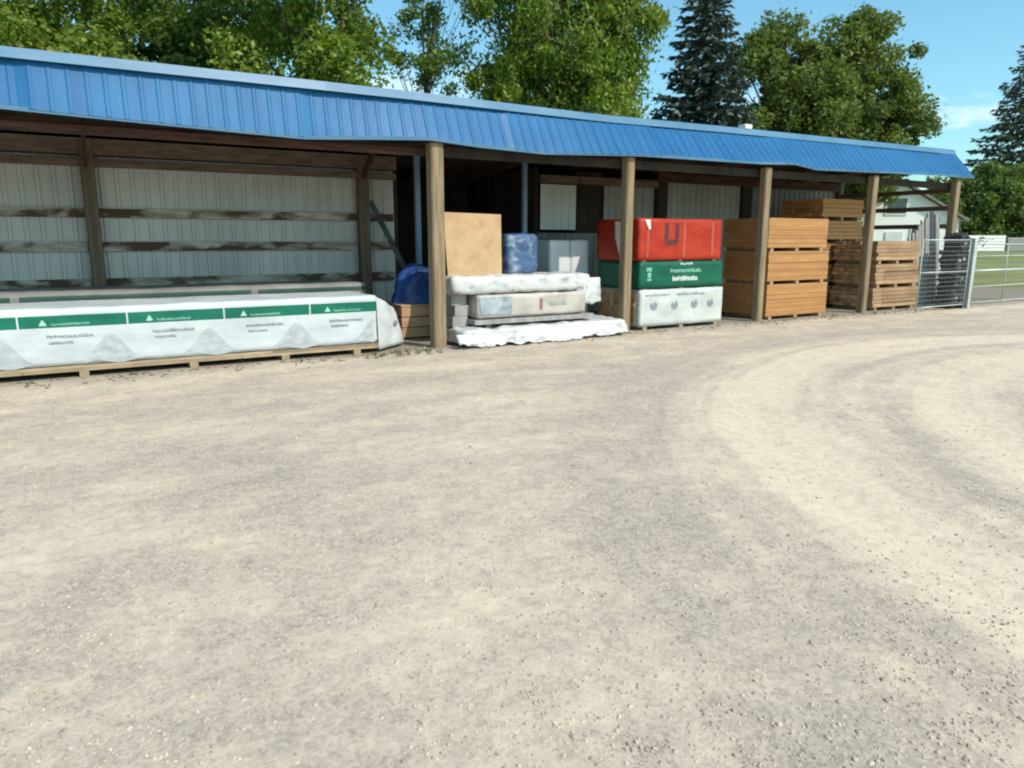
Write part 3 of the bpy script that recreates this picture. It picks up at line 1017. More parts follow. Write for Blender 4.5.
# ------------------------------------------------------------------ second bay: piled white bundles
def ragged(x0, x1, y, z0, z1, seed, mat, parent, name='loose_wrap', amp=0.05, out=0.10):
    """a loose skirt of plastic hanging down a front edge, its hem torn and bunched"""
    m = MB()
    def fn(u, v):
        x = x0 + (x1 - x0) * u
        hem = z0 + 0.16 * max(0, fbm(u * (x1 - x0) * 2.3, seed, 0.0, 4) + 0.10) + 0.10 * max(0, fbm(u * (x1 - x0) * 7, seed, 4.0))
        z = z1 + (hem - z1) * v
        yy = y - out * v * (0.4 + abs(fbm(u * 11, v * 2, seed))) - amp * abs(fbm(u * 16, v * 4, seed + 2.0))
        return (x, yy, max(z, 0.012))
    m.grid(fn, int((x1 - x0) / 0.035), 9)
    o = m.build(name, mat, parent, smooth=True)
    s = o.modifiers.new('thickness', 'SOLIDIFY')
    s.thickness = 0.004
    return o
b1 = thing('wrapped_bundle', 'white plastic wrapped bundle with a torn hem, lying on the ground between two posts', 'wrapped bundle', (6.4, 10.0, 0), 'white wrapped bundles beside the plywood sheet')
m, sf = soft_box(4.86, 8.02, 9.62, 10.7, 0.03, 0.26, 0.06, 5, 4.0, 0.06, 0.055)
weld(m.build('wrap', 'white_wrap', b1, smooth=True))
ragged(4.74, 7.0, 9.60, 0.0, 0.21, 1.3, 'white_wrap', b1, out=0.22)
ragged(6.9, 8.0, 9.60, 0.02, 0.19, 4.1, 'white_wrap', b1, out=0.10)
b2 = thing('wrapped_bundle', 'dusty tan wrapped bundle with a blue grey patch, between the two white bundles', 'wrapped bundle', (6.2, 10.4, 0.27), 'white wrapped bundles beside the plywood sheet')
m, sf = soft_box(5.22, 7.28, 9.80, 10.9, 0.40, 0.765, 0.022, 8, 2.4, 0.03, 0.05)
weld(m.build('wrap', 'dusty_wrap', b2, smooth=True))
on_front([(5.26, 5.82, 0.46, 0.73)], sf, 'blue_print', 'printed_patch', b2, 0.012)
on_front([(6.36, 6.41, 0.50, 0.68)], sf, 'red_print', 'printed_mark', b2, 0.012)
on_front(strokes(6.55, 6.90, 0.56, 0.63, 6, rng), sf, 'pale_grey', 'lettering', b2, 0.012)
bb = MB()
for i in range(7):
    bb.box(5.15, 7.42 - 0.02 * (i % 3), 9.76 + i * 0.16, 9.76 + i * 0.16 + 0.15, 0.315, 0.385)
bb.build('bottom_boards', 'grey_lumber', b2)
bearers(b2, 5.3, 7.2, 9.85, 10.85, 0.22, 0.31)
b3 = thing('wrapped_bundle', 'white plastic wrapped bundle on top of the pile, plywood sheet standing on it', 'wrapped bundle', (6.1, 10.5, 0.77), 'white wrapped bundles beside the plywood sheet')
m, sf = soft_box(4.82, 7.40, 9.84, 10.62, 0.785, 1.05, 0.035, 15, 3.0, 0.05, 0.055)
weld(m.build('wrap', 'white_wrap', b3, smooth=True))
ragged(7.12, 7.62, 9.88, 0.52, 0.98, 2.2, 'white_wrap', b3, amp=0.08, out=0.08)
# dark timbers propping the left half of the pile
pr = thing('timber_block', 'dark weathered timber blocks stacked under the overhanging white bundle', 'timber blocks', (4.98, 10.3, 0.27))
for k, (z, d) in enumerate(((0.27, 0), (0.44, 0.04), (0.61, -0.02))):
    q = MB()
    q.box(4.90 + d, 5.16 + d, 10.02, 10.5, z, z + 0.165)
    q.build('block', 'grey_lumber', pr)

osb = thing('plywood_sheet', 'orange tan strand board panel standing upright on the white bundle', 'board', (5.8, 10.95, 1.05))
q = MB()
n0 = 8
def osb_fn(x, z, yoff):
    return (x, 10.16 + (z - 1.05) * 0.10 + yoff, z)
w_ = MB()
pts = [(4.90, 1.055), (5.86, 1.055), (5.90, 2.00), (4.88, 2.02)]
front = [osb_fn(x, z, 0) for x, z in pts]
back = [osb_fn(x, z, 0.018) for x, z in pts]
w_.poly(front)
w_.poly(back[::-1])
for i in range(4):
    j = (i + 1) % 4
    w_.quad(front[j], front[i], back[i], back[j])
w_.build('panel', 'osb', osb)
# bundle leaning behind it
bl = thing('wrapped_bundle', 'blue grey plastic wrapped bundle standing beside the plywood sheet', 'wrapped bundle', (6.75, 11.0, 1.05))
m, sf = soft_box(6.02, 6.62, 10.25, 10.6, 1.05, 1.70, 0.035, 41, 3.4, 0.06, 0.045)
weld(m.build('wrap', 'blue_wrap', bl, smooth=True))
# pale sheet pack standing on end
gb = thing('insulation_pack', 'pale grey wrapped pack standing upright left of the red pack', 'wrapped pack', (8.0, 11.6, 0))
for (a, c, s_) in ((7.55, 8.02, 51), (8.03, 8.45, 57)):
    m, sf = soft_box(a, c, 11.3, 12.1, 0.0, 1.60, 0.014, s_, 2.0, 0.03, 0.06)
    weld(m.build('wrap', 'grey_wrap', gb, smooth=True))
# blue steel uprights
for (xx, yy, lab) in ((5.22, 12.0, 'thin blue grey steel upright beside the blue tarpaulin heap'), (7.42, 12.0, 'thin blue grey steel upright behind the pale blue bundle')):
    t_ = thing('steel_upright', lab, 'steel post', (xx, yy, 0), 'blue steel uprights in the dark bay')
    q = MB()
    q.box(xx - 0.045, xx + 0.045, yy - 0.035, yy + 0.035, 0.008, 3.2)
    q.build('column', 'blue_steel', t_)
    q = MB()
    q.box(xx - 0.09, xx + 0.09, yy - 0.09, yy + 0.09, 0, 0.008)
    q.build('base_plate', 'blue_steel', t_)
# crate, tarp heap, bag, leaning pole
cr = thing('wooden_crate', 'low brown wooden crate on the ground under the blue tarpaulin', 'crate', (4.95, 11.35, 0))
for k in range(3):
    q = MB()
    q.box(4.45, 5.45, 10.98, 11.0, 0.03 + k * 0.17, 0.03 + k * 0.17 + 0.155)
    q.box(4.45, 4.47, 11.0, 11.7, 0.03 + k * 0.17, 0.03 + k * 0.17 + 0.155)
    q.box(5.43, 5.45, 11.0, 11.7, 0.03 + k * 0.17, 0.03 + k * 0.17 + 0.155)
    q.box(4.45, 5.45, 11.7, 11.72, 0.03 + k * 0.17, 0.03 + k * 0.17 + 0.155)
    q.build('slat_ring', 'lumber', cr)
q = MB()
q.box(4.44, 5.46, 10.97, 11.73, 0.535, 0.56)
q.build('lid', 'lumber', cr)
tarp = MB()
def tarp_fn(u, v):
    th = 2 * math.pi * u
    ph = math.pi * 0.5 * v
    r = (1 + 0.30 * fbm(math.cos(th) * 1.8, math.sin(th) * 1.8, v * 2.4 + 3, 4))
    return (4.92 + 0.47 * r * math.cos(th) * math.cos(ph) ** 0.6, 11.36 + 0.33 * r * math.sin(th) * math.cos(ph) ** 0.6, 0.565 + 0.68 * math.sin(ph) * (0.85 + 0.25 * fbm(math.cos(th) * 2, math.sin(th) * 2, 8, 3)))
tarp.grid(tarp_fn, 48, 18)
ot = tarp.build('tarpaulin', 'tarp', None, smooth=True)
weld(ot)
tag(ot, 'crumpled blue tarpaulin heaped on the wooden crate left of the front post', 'tarpaulin')
bg = MB()
bg.grid(lambda u, v: (5.30 + 0.09 * math.cos(6.283 * u) * math.sin(math.pi * v) * (1 + 0.5 * fbm(u * 5, v * 5, 1)), 11.03 + 0.06 * math.sin(6.283 * u) * math.sin(math.pi * v), 0.565 + 0.34 * v), 16, 12)
ob = weld(bg.build('plastic_bag', 'bag', None, smooth=True))
tag(ob, 'pale green crumpled plastic bag beside the blue tarpaulin', 'bag')
q = MB()
q.beam((5.62, 12.25, 0.0), (4.72, 13.0, 2.30), 0.05, 0.09)
tag(q.build('leaning_board', 'dim_grey'), 'dark grey board leaning against the back wall behind the blue tarpaulin', 'board')

# ------------------------------------------------------------------ right end: upright boards, black bundles, gate
gb_ = thing('board_bundle', 'grey weathered boards standing upright side by side behind the pale gate rails', 'boards', (17.75, 10.2, 0))
rg = random.Random(9)
for k in range(10):
    a = 17.22 + k * 0.114
    zt = 1.66 + 0.60 * min(1, k / 6) + rg.uniform(-0.05, 0.05)
    q = MB()
    w = rg.uniform(0.095, 0.112)
    lean = rg.uniform(-0.02, 0.02)
    yb = 10.02 + rg.uniform(0, 0.05)
    f_ = [(a, yb, 0), (a + w, yb, 0), (a + w + lean, yb + 0.22, zt + rg.uniform(-0.04, 0.04)), (a + lean, yb + 0.22, zt)]
    bk = [(p[0], p[1] + 0.04, p[2]) for p in f_]
    q.poly(f_)
    q.poly(bk[::-1])
    for i in range(4):
        j = (i + 1) % 4
        q.quad(f_[j], f_[i], bk[i], bk[j])
    q.build('board', 'grey_lumber', gb_)
GB = 'black plastic bundles stacked at the shed corner'
zz = 0.0
labs = ['black plastic bundle on the ground, lowest of the black pile by the gate post',
        'black plastic bundle second from the ground in the pile by the gate post',
        'black plastic bundle just under the topmost one in the pile by the gate post',
        'black plastic bundle crowning the pile by the gate post']
for k, (w, h, dx) in enumerate(((0.50, 0.40, -0.02), (0.52, 0.50, 0.01), (0.46, 0.42, -0.01), (0.38, 0.42, 0.04))):
    root = thing('black_bundle', labs[k], 'bundle', (17.97 + dx, 9.55, zz), GB)
    m, sf = soft_box(17.96 + dx - w / 2, 17.96 + dx + w / 2, 9.36, 9.74, zz, zz + h, 0.15, 60 + 7 * k, 7.0, 0.04, 0.03)
    weld(m.build('sack', 'black_plastic', root, smooth=True))
    rs = random.Random(70 + k)
    for j in range(2):
        xx = 17.96 + dx + rs.uniform(-0.22, 0.2)
        z = zz + rs.uniform(0.1, h - 0.12)
        q = MB()
        y = sf(xx, z) - 0.012
        q.poly([(xx, y, z), (xx + rs.uniform(0.05, 0.12), y, z + 0.01), (xx + rs.uniform(0.06, 0.1), y, z + rs.uniform(0.04, 0.09)), (xx + 0.01, y, z + 0.05)])
        q.build('pale_scrap', 'pale_grey', root)
    zz += h - 0.01
# farm gate
GY = 9.28
gt = thing('yard_gate', 'pale tubular metal gate across the opening right of the shed', 'gate', (18.25, GY, 0))
q = MB()
q.box(18.16, 18.25, GY - 0.045, GY + 0.045, 0, 1.64)
q.build('gate_post', 'gate', gt, bevel=0.006)
fr = MB()
for xx in (18.33, 21.9):
    fr.tube([(xx, GY, 0.12), (xx, GY, 1.50)], 0.022, 10)
for z in (0.12, 1.50):
    fr.tube([(18.33, GY, z), (21.9, GY, z)], 0.016, 10)
fr.build('gate_frame', 'gate_green', gt, smooth=True)
for z in (0.50, 0.88, 1.22):
    q = MB()
    q.tube([(18.35, GY, z), (21.88, GY, z)], 0.017 if z != 0.88 else 0.027, 8)
    q.build('rail', 'gate' if z == 0.88 else 'gate_green', gt, smooth=True)
for xx in (19.8, 21.15):
    q = MB()
    q.tube([(xx, GY, 0.14), (xx, GY, 1.48)], 0.014, 8)
    q.build('stile', 'gate_green', gt, smooth=True)
for z in (0.35, 1.28):
    q = MB()
    q.tube([(18.24, GY, z), (18.33, GY, z)], 0.018, 8)
    q.build('hinge', 'gate', gt)
q = MB()
q.box(21.94, 22.05, GY - 0.05, GY + 0.05, 0, 1.64)
q.build('gate_post', 'gate', gt, bevel=0.006)
g2 = thing('gate_leaf', 'wire mesh gate panel standing open in front of the grey upright boards', 'gate', (17.1, GY, 0))
for xx in (16.1, 18.05):
    q = MB()
    q.tube([(xx, GY, 0), (xx, GY, 1.62)], 0.015, 10)
    q.build('stile', 'gate_green', g2, smooth=True)
for z in (0.10, 0.88, 1.60):
    q = MB()
    q.tube([(16.1, GY, z), (18.05, GY, z)], 0.012, 8)
    q.build('rail', 'gate', g2, smooth=True)
q = MB()
for i in range(20):
    a = 16.15 + i * 0.098
    q.tube([(a, GY, 0.10), (a, GY, 1.60)], 0.0020, 4)
for i in range(15):
    z = 0.15 + i * 0.1
    q.tube([(16.1, GY - 0.006, z), (18.05, GY - 0.006, z)], 0.0020, 4)
q.build('wire_mesh', 'wire', g2)

# ------------------------------------------------------------------ far fence and house
fx, fy = far(985, 104)
wf = thing('white_fence', 'low white board fence far off across the grass field', 'fence', (fx, fy, 0))
def along(t, off=0.0):
    dx, dy = RX * 0.98 + HX * 0.2, RY * 0.98 + HY * 0.2
    return Vector((fx + dx * t - dy * off, fy + dy * t + dx * off, 0))
for k in range(5):
    z0 = 0.12 + k * 0.44
    q = MB()
    q.beam(along(-14) + Vector((0, 0, z0 + 0.16)), along(3.4) + Vector((0, 0, z0 + 0.16)), 0.05, 0.38)
    q.build('board', 'white_paint', wf)
for k in range(9):
    q = MB()
    q.beam(along(-14 + k * 2.17, 0.08), along(-14 + k * 2.17, 0.08) + Vector((0, 0, 2.0)), 0.12, 0.12)
    q.build('fence_post', 'white_paint', wf)
fg = thing('grey_fence', 'grey board fence continuing to the right of the white fence', 'fence', tuple(along(3.8)))
for k in range(5):
    z0 = 0.1 + k * 0.38
    q = MB()
    q.beam(along(3.8) + Vector((0, 0, z0 + 0.17)), along(22) + Vector((0, 0, z0 + 0.17)), 0.05, 0.33)
    q.build('board', 'grey_lumber', fg)
for k in range(8):
    q = MB()
    q.beam(along(3.8 + k * 2.5, 0.08), along(3.8 + k * 2.5, 0.08) + Vector((0, 0, 2.0)), 0.12, 0.12)
    q.build('fence_post', 'grey_lumber', fg)

def house(px, d, yaw, wid, length, hw, hr, label):
    cx, cy = far(px, d)
    root = thing('white_house', label, 'house', (cx, cy, 0))
    c, s = math.cos(yaw), math.sin(yaw)
    def W(x, y, z): return (cx + x * c - y * s, cy + x * s + y * c, z)
    a = wid / 2
    w = MB()
    w.poly([W(-a, 0, 0), W(a, 0, 0), W(a, 0, hw), W(0, 0, hr), W(-a, 0, hw)])
    w.poly([W(a, length, 0), W(-a, length, 0), W(-a, length, hw), W(0, length, hr), W(a, length, hw)])
    w.quad(W(a, 0, 0), W(a, length, 0), W(a, length, hw), W(a, 0, hw))
    w.quad(W(-a, length, 0), W(-a, 0, 0), W(-a, 0, hw), W(-a, length, hw))
    w.build('wall', 'siding', root)
    ov = 0.35
    r_ = MB()
    k = (hr - hw) / a
    for sgn in (-1, 1):
        p = [W(0, -ov, hr + 0.05), W(sgn * (a + ov), -ov, hw - k * ov + 0.05), W(sgn * (a + ov), length + ov, hw - k * ov + 0.05), W(0, length + ov, hr + 0.05)]
        up = [(q[0], q[1], q[2] + 0.12) for q in p]
        r_.poly(p)
        r_.poly(up[::-1])
        for i in range(4):
            j = (i + 1) % 4
            r_.quad(p[i], up[i], up[j], p[j])
    r_.build('roof', 'shingle', root)
    ch = MB()
    def wb(x0, x1, y0, y1, z0, z1, mb):
        n_ = len(mb.v)
        mb.v += [W(x0, y0, z0), W(x1, y0, z0), W(x1, y1, z0), W(x0, y1, z0), W(x0, y0, z1), W(x1, y0, z1), W(x1, y1, z1), W(x0, y1, z1)]
        mb.f += [tuple(n_ + i for i in f) for f in ((0, 3, 2, 1), (4, 5, 6, 7), (0, 1, 5, 4), (1, 2, 6, 5), (2, 3, 7, 6), (3, 0, 4, 7))]
        return mb
    wb(0.9, 1.5, length * 0.55, length * 0.55 + 0.6, hr - 1.2, hr + 0.7, ch).build('chimney', 'beam', root)
    for (x0, x1, z0, z1) in ((-2.4, -1.2, 1.0, 2.2), (0.9, 2.1, 1.0, 2.2), (-0.5, 0.5, hw + 0.3, hw + 1.1)):
        f = wb(x0 - 0.08, x1 + 0.08, -0.06, 0.02, z0 - 0.08, z1 + 0.08, MB()).build('window', 'white_paint', root)
        wb(x0, x1, -0.075, -0.062, z0, z1, MB()).build('pane', 'glass', f)
    for y0 in (1.6, 5.2):
        f = wb(a - 0.02, a + 0.06, y0 - 0.08, y0 + 1.38, 0.95, 2.3, MB()).build('window', 'white_paint', root)
        wb(a + 0.062, a + 0.075, y0, y0 + 1.3, 1.03, 2.22, MB()).build('pane', 'glass', f)
    f = wb(-0.45, 0.45, -0.06, 0.02, 0.0, 2.05, MB()).build('door', 'grey_wrap', root)
    return root
house(893, 41, R(-40), 6.6, 9.0, 2.75, 4.75, 'white sided house with a grey gable roof seen through the open end of the shed')

# ------------------------------------------------------------------ trees
def leaf_mesh(name, C, nleaf, rad, size, seed, mat, parent, aspect=0.6, droop=0.0, flat=0.25):
    """C: clump centres (n,3) with rad (n,); many small leaf faces through each clump"""
    rng = np.random.default_rng(seed)
    n = nleaf
    idx = rng.integers(0, len(C), n)
    d = rng.normal(size=(n, 3))
    d /= np.linalg.norm(d, axis=1)[:, None]
    rr = rad[idx] * rng.random(n) ** 0.42 * (1 + 0.22 * rng.exponential(1.0, n) * (rng.random(n) < 0.35))
    P = C[idx] + d * rr[:, None] * np.array([1, 1, 0.8])
    if droop:
        P[:, 2] -= droop * rng.random(n) ** 2 * rad[idx]
    u = rng.normal(size=(n, 3)); u[:, 2] = u[:, 2] * (1 - flat) - droop * 1.2
    u /= np.linalg.norm(u, axis=1)[:, None]
    nn = rng.normal(size=(n, 3)) + d * 0.8; nn[:, 2] += 0.5
    w = np.cross(nn, u)
    w /= np.linalg.norm(w, axis=1)[:, None]
    s = size * rng.uniform(0.45, 1.55, n)[:, None]
    a = P - u * s * 0.5
    c = P + u * s * 0.5
    b = P - w * s * 0.5 * aspect + u * s * 0.06
    e = P + w * s * 0.5 * aspect + u * s * 0.06
    V = np.stack([a, b, c, e], 1).reshape(-1, 3) - np.array(parent_loc(parent))
    me = bpy.data.meshes.new(name)
    me.vertices.add(n * 4)
    me.vertices.foreach_set('co', V.astype(np.float32).ravel())
    me.loops.add(n * 4)
    me.loops.foreach_set('vertex_index', np.arange(n * 4, dtype=np.int32))
    me.polygons.add(n)
    me.polygons.foreach_set('loop_start', np.arange(0, n * 4, 4, dtype=np.int32))
    me.polygons.foreach_set('loop_total', np.full(n, 4, dtype=np.int32))
    me.update()
    me.validate()
    me.materials.append(M[mat])
    o = bpy.data.objects.new(name, me)
    COL.objects.link(o)
    o.parent = parent
    return o

def broadleaf(px, d, lobes, label, mat, seed, nleaf, size, trunk_r=0.22, nclump=90, crad=(0.45, 0.95), droop=0.0, aspect=0.6, group=None, name='deciduous_tree'):
    """lobes: (dx, dy, z, rx, ry, rz) relative to the trunk"""
    x, y = far(px, d)
    root = thing(name, label, 'tree', (x, y, 0), group)
    rng = np.random.default_rng(seed)
    vol = np.array([l[3] * l[4] * l[5] for l in lobes])
    pick = rng.choice(len(lobes), nclump, p=vol / vol.sum())
    C = np.zeros((nclump, 3))
    for i, k in enumerate(pick):
        l = lobes[k]
        v = rng.normal(size=3); v /= np.linalg.norm(v)
        r = rng.random() ** 0.33 if rng.random() < 0.75 else 1.0
        C[i] = (x + RX * l[0] + HX * l[1] + v[0] * l[3] * r, y + RY * l[0] + HY * l[1] + v[1] * l[4] * r, l[2] + v[2] * l[5] * r)
    rad = rng.uniform(crad[0], crad[1], nclump)
    t = MB()
    top = max(l[2] for l in lobes)
    pts, rs = [], []
    for k in range(7):
        f = k / 6
        pts.append((x + 0.25 * fbm(f * 2, seed, 0), y + 0.25 * fbm(f * 2, seed, 5), f * top * 0.95))
        rs.append(trunk_r * (1.25 if k == 0 else 1.0) * (1 - 0.82 * f))
    t.tube(pts, rs, 9)
    for i in range(0, nclump, 2):
        c = Vector(C[i])
        f = max(0.18, min(0.9, (c.z / top) * 0.62))
        k = f * 6
        a = Vector(pts[int(k)]).lerp(Vector(pts[min(6, int(k) + 1)]), k - int(k))
        midp = a.lerp(c, 0.5) + Vector((0, 0, 0.25))
        r0 = trunk_r * 0.34 * (1 - 0.6 * f)
        t.tube([a, midp, c], [r0, r0 * 0.6, r0 * 0.18], 5, cap=False)
    t.build('trunk', 'bark', root, smooth=True)
    leaf_mesh('crown', C, nleaf, rad, size, seed + 1, mat, root, aspect, droop)
    return root

def spruce(px, d, height, base_r, label, mat, seed, z0=0.6, nwhorl=30, nbr=11, sprays=46, size=0.34):
    x, y = far(px, d)
    root = thing('spruce_tree', label, 'tree', (x, y, 0))
    rng = np.random.default_rng(seed)
    t = MB()
    t.tube([(x, y, 0), (x, y, height * 0.5), (x, y, height)], [0.26, 0.15, 0.02], 9)
    A, U, S_ = [], [], []
    for k in range(nwhorl):
        f = k / (nwhorl - 1)
        z = z0 + (height - z0 - 0.25) * f
        L = base_r * (1 - f) ** 0.85 + 0.16
        for j in range(nbr):
            th = 2 * math.pi * (j + rng.random() * 0.8) / nbr + k * 0.7
            ln = L * rng.uniform(0.68, 1.12)
            dr = rng.uniform(0.18, 0.42) * (1 - f * 0.7)
            zz = z + rng.uniform(-0.14, 0.14)
            dirv = np.array([math.cos(th), math.sin(th), 0])
            tip = np.array([x, y, zz]) + dirv * ln + np.array([0, 0, -dr * ln + 0.12 * ln])
            mid_ = np.array([x, y, zz]) + dirv * ln * 0.55 + np.array([0, 0, -dr * ln * 0.62])
            t.tube([(x, y, zz), tuple(mid_), tuple(tip)], [0.035 * (1 - f) + 0.008, 0.018, 0.005], 4, cap=False)
            m_ = max(8, int(sprays * ln / base_r))
            for s_ in range(m_):
                q = rng.random() ** 0.7
                base = (1 - q) ** 2 * np.array([x, y, zz]) + 2 * q * (1 - q) * mid_ + q * q * tip
                side = np.array([-dirv[1], dirv[0], 0]) * rng.choice([-1, 1])
                u = dirv * rng.uniform(0.3, 1.0) + side * rng.uniform(0.0, 0.9) + np.array([0, 0, rng.uniform(-0.75, 0.12)])
                u /= np.linalg.norm(u)
                A.append(base); U.append(u); S_.append(size * rng.uniform(0.5, 1.15) * (0.55 + 0.45 * (1 - f)))
    t.build('trunk', 'bark', root, smooth=True)
    A, U, S_ = np.array(A), np.array(U), np.array(S_)[:, None]
    n = len(A)
    w = np.cross(U, rng.normal(size=(n, 3)) + np.array([0, 0, 1.2]))
    w /= np.linalg.norm(w, axis=1)[:, None]
    V = np.stack([A, A + U * S_ * 0.45 - w * S_ * 0.20, A + U * S_, A + U * S_ * 0.45 + w * S_ * 0.20], 1).reshape(-1, 3) - np.array(parent_loc(root))
    me = bpy.data.meshes.new('crown')
    me.from_pydata(V.tolist(), [], np.arange(n * 4).reshape(-1, 4).tolist())
    me.materials.append(M[mat])
    o = bpy.data.objects.new('crown', me)
    COL.objects.link(o)
    o.parent = root
    return root

GT = 'leafy trees behind the shed'
broadleaf(-150, 23, [(0, 0, 5.6, 3.0, 2.6, 3.2), (0.5, 0, 9.0, 2.4, 2.2, 2.8)], 'broad green tree mostly cut off at the far left above the roof', 'leaf_bright', 101, 36000, 0.17, group=GT)
broadleaf(60, 22, [(0, 0, 4.9, 3.0, 2.6, 2.6), (-0.4, 0, 8.4, 2.6, 2.2, 3.0)], 'bright green leafy tree rising above the left end of the blue roof', 'leaf_bright', 103, 56000, 0.15, nclump=120, group=GT)
broadleaf(210, 25, [(0, 0, 5.4, 3.0, 2.6, 3.0), (0.3, 0, 9.2, 2.8, 2.4, 3.0)], 'darker green leafy tree set between two brighter ones above the roof', 'leaf_mid', 107, 52000, 0.16, nclump=115, group=GT)
broadleaf(318, 22, [(-0.2, 0, 4.8, 2.3, 2.2, 2.4), (-0.2, 0, 8.0, 2.3, 2.0, 2.8), (0.6, 0, 10.3, 2.4, 2, 1.6), (1.3, 0, 6.2, 1.2, 1.2, 2.2)], 'bright green leafy tree left of the gap of sky above the roof', 'leaf_bright', 109, 52000, 0.145, nclump=105, group=GT)
broadleaf(428, 31, [(-0.9, 0, 5.2, 1.0, 1.0, 2.2), (0.9, 0, 5.6, 0.9, 1.0, 2.6), (-0.3, 0, 9.4, 1.6, 1.4, 1.8), (0.4, 0, 11.6, 2.2, 1.6, 1.2)], 'thin sparse tree with sky showing through its branches', 'leaf_mid', 113, 13000, 0.14, 0.13, 80, (0.3, 0.6), group=GT)
broadleaf(556, 26, [(0.1, 0, 5.4, 2.9, 2.2, 2.4), (-0.2, 0, 8.2, 3.5, 2.4, 2.4), (0.7, 0, 10.8, 3.6, 2.4, 1.8), (2.3, 0, 8.6, 1.4, 1.4, 1.3)], 'large drooping green tree between the sky gap and the dark spruce', 'leaf_bright', 127, 80000, 0.175, 0.30, 240, (0.25, 0.9), droop=0.9, aspect=0.42, group=GT)
spruce(697, 31, 13.4, 3.1, 'tall dark blue green spruce standing behind the middle of the roof', 'needle_blue', 131, 0.8, 40, 13, 100, 0.48)
broadleaf(772, 38, [(-0.3, 0, 6.0, 2.9, 2.4, 3.0), (-0.3, 0, 9.6, 2.5, 2.2, 2.4), (1.6, 0, 7.6, 2.0, 2.0, 2.6)], 'round olive green tree just right of the dark spruce', 'leaf_olive', 137, 66000, 0.20, 0.26, 260, (0.25, 0.95), group=GT)
broadleaf(846, 40, [(0, 0, 6.2, 3.2, 2.6, 3.0), (0.4, 0, 10.0, 2.7, 2.2, 2.6), (-0.4, 0, 11.6, 1.6, 1.4, 1.5), (-2.4, 0, 7.6, 2.1, 2, 3.0), (2.2, 0, 7.4, 1.5, 1.5, 2.6)], 'tall uneven topped tree behind the right half of the blue roof', 'leaf_olive', 139, 80000, 0.205, 0.28, 300, (0.25, 0.95), group=GT)
spruce(1014, 122, 36.0, 12.0, 'tall grey green spruce rising at the far edge of the grass field', 'needle_grey', 149, 3.0, 36, 13, 80, 1.35)
GH = 'leafy trees along the far field edge'
broadleaf(962, 108, [(0, 0, 5.4, 5.0, 4.0, 5.6), (3.4, 0, 7.0, 4.2, 3.6, 5.4), (-4, 0, 5, 3.5, 3, 5)], 'rounded green tree right of the shed corner beyond the far white fence', 'leaf_hedge', 151, 42000, 0.48, 0.22, 140, (0.9, 1.8), group=GH)
broadleaf(1012, 112, [(0, 0, 5.6, 6.4, 4.4, 6.2)], 'darker rounded tree below the grey green spruce beyond the far fence', 'leaf_olive', 157, 36000, 0.48, 0.22, 110, (0.9, 1.8), group=GH)
broadleaf(1105, 116, [(0, 0, 5.8, 8.0, 4.4, 6.0)], 'wide tree past the gate at the far field edge, mostly out of view', 'leaf_hedge', 163, 26000, 0.48, 0.22, 80, (0.9, 1.7), group=GH)
broadleaf(925, 74, [(0, 0, 3.6, 3.0, 2.4, 3.2)], 'bush standing behind the white house', 'leaf_hedge', 167, 14000, 0.28, 0.14, 50, (0.5, 0.9), group=GH, name='leafy_bush')

# weeds along the foot of the shed
wd = MB()
rg = random.Random(77)
for k in range(46):
    if rg.random() < 0.55:
        x, y = rg.uniform(3.3, 4.5), rg.uniform(9.35, 9.75)
    else:
        x, y = rg.uniform(-1.2, 19.0), rg.uniform(9.45, 9.74)
    for j in range(rg.randint(4, 9)):
        a = rg.uniform(0, 6.283)
        h = rg.uniform(0.025, 0.085)
        r_ = rg.uniform(0.01, 0.05)
        px_, py_ = x + rg.uniform(-0.03, 0.03), y + rg.uniform(-0.03, 0.03)
        tx, ty = px_ + math.cos(a) * r_, py_ + math.sin(a) * r_
        wx, wy = -math.sin(a) * 0.006, math.cos(a) * 0.006
        wd.quad((px_ - wx, py_ - wy, -0.01), (px_ + wx, py_ + wy, -0.01), (tx + wx * 0.6, ty + wy * 0.6, h * 0.7), (tx + math.cos(a) * r_ * 0.5, ty + math.sin(a) * r_ * 0.5, h))
tag(wd.build('weeds', 'weed'), 'small green weeds along the foot of the shed', 'weeds', kind='stuff')

# wood chips and twigs swept against the packs
ch = MB()
rg = random.Random(55)
for k in range(420):
    x = rg.uniform(-1.4, 17.5)
    y = 9.78 - abs(rg.gauss(0, 0.22))
    L, a, w_ = rg.uniform(0.015, 0.07), rg.uniform(0, 6.283), rg.uniform(0.004, 0.012)
    ch.beam((x, y, 0.001), (x + L * math.cos(a), y + L * math.sin(a), 0.003 + rg.uniform(0, 0.012)), w_, 0.007)
tag(ch.build('wood_debris', 'rafter'), 'dark twigs and wood chips scattered along the front of the packs', 'debris', kind='stuff')

# ------------------------------------------------------------------ light
SUN_EL, SUN_AZ = R(45), R(160)      # azimuth from +Y towards +X
sv = Vector((math.sin(SUN_AZ) * math.cos(SUN_EL), math.cos(SUN_AZ) * math.cos(SUN_EL), math.sin(SUN_EL)))
sl = bpy.data.lights.new('sun', 'SUN')
sl.energy = 3.6
sl.angle = R(0.9)
sl.color = (1.0, 0.89, 0.765)
so = bpy.data.objects.new('sun', sl)
so.rotation_euler = sv.to_track_quat('Z', 'Y').to_euler()
COL.objects.link(so)

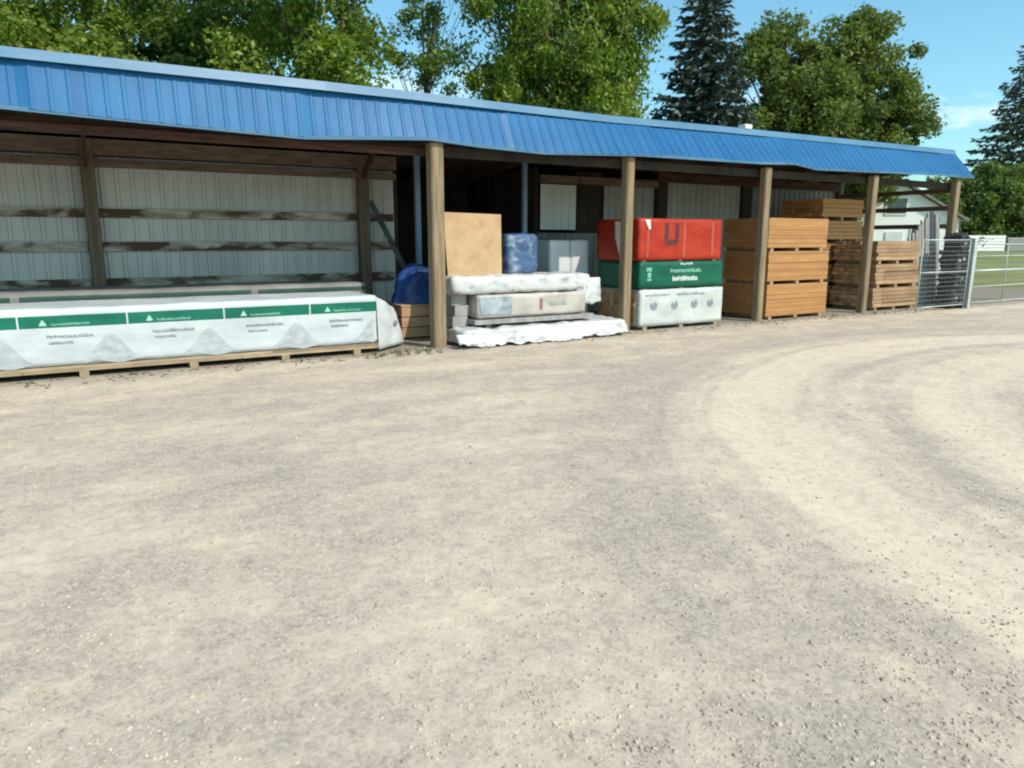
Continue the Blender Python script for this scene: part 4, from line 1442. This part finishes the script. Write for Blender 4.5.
w = bpy.data.worlds.new('World')
S.world = w
w.use_nodes = True
nt = w.node_tree
nt.nodes.clear()
out = N(nt, 'ShaderNodeOutputWorld')
bgn = N(nt, 'ShaderNodeBackground')
bgn.inputs[1].default_value = 0.15
sky = N(nt, 'ShaderNodeTexSky')
sky.sky_type = 'NISHITA'
sky.sun_disc = False
sky.sun_elevation = SUN_EL
sky.sun_rotation = SUN_AZ
sky.air_density = 1.0
sky.dust_density = 1.3
sky.ozone_density = 1.0
tc = N(nt, 'ShaderNodeTexCoord')
sp = N(nt, 'ShaderNodeSeparateXYZ')
nt.links.new(tc.outputs['Generated'], sp.inputs[0])
den = math_n(nt, 'ADD', math_n(nt, 'MAXIMUM', sp.outputs[2], 0.0), 0.22)
cv = N(nt, 'ShaderNodeCombineXYZ')
nt.links.new(math_n(nt, 'DIVIDE', sp.outputs[0], den), cv.inputs[0])
nt.links.new(math_n(nt, 'DIVIDE', sp.outputs[1], den), cv.inputs[1])
cl = noise_n(nt, cv.outputs[0], 1.5, 6, 0.58, 0.3)
lowm = N(nt, 'ShaderNodeMapRange', interpolation_type='SMOOTHSTEP')
lowm.inputs['From Min'].default_value = 0.12
lowm.inputs['From Max'].default_value = 0.34
lowm.inputs['To Min'].default_value = 0.03
lowm.inputs['To Max'].default_value = -0.22
nt.links.new(sp.outputs[2], lowm.inputs[0])
cl2 = math_n(nt, 'ADD', cl, lowm.outputs[0])
cm = ramp(nt, cl2, [(0.56, (0,)), (0.74, (1,))])
tint = mix(nt, 1.0, sky.outputs[0], (0.77, 1.17, 1.15), 'MULTIPLY')
col = mix(nt, cm, tint, (7.2, 7.5, 7.7))
nt.links.new(col, bgn.inputs[0])
nt.links.new(bgn.outputs[0], out.inputs[0])

# ------------------------------------------------------------------ camera
cam = bpy.data.cameras.new('camera')
cam.sensor_fit = 'HORIZONTAL'
cam.sensor_width = 36.0
cam.lens = 36.0 * CAM_F / 1024.0
cam.clip_start = 0.05
cam.clip_end = 3000
co = bpy.data.objects.new('camera', cam)
co.location = (0, 0, CAM_H)
fwd = Vector((HX * math.cos(PITCH), HY * math.cos(PITCH), -math.sin(PITCH)))
co.rotation_euler = fwd.to_track_quat('-Z', 'Y').to_euler()
COL.objects.link(co)
S.camera = co

S.render.engine = 'CYCLES'
S.cycles.max_bounces = 6
S.cycles.diffuse_bounces = 4
S.cycles.transmission_bounces = 4
S.cycles.use_denoising = True
S.view_settings.view_transform = 'Standard'
S.view_settings.look = 'None'
S.view_settings.exposure = 0.25
S.cycles.filter_width = 2.1
S.view_settings.gamma = 1.0
S.view_settings.use_curve_mapping = False
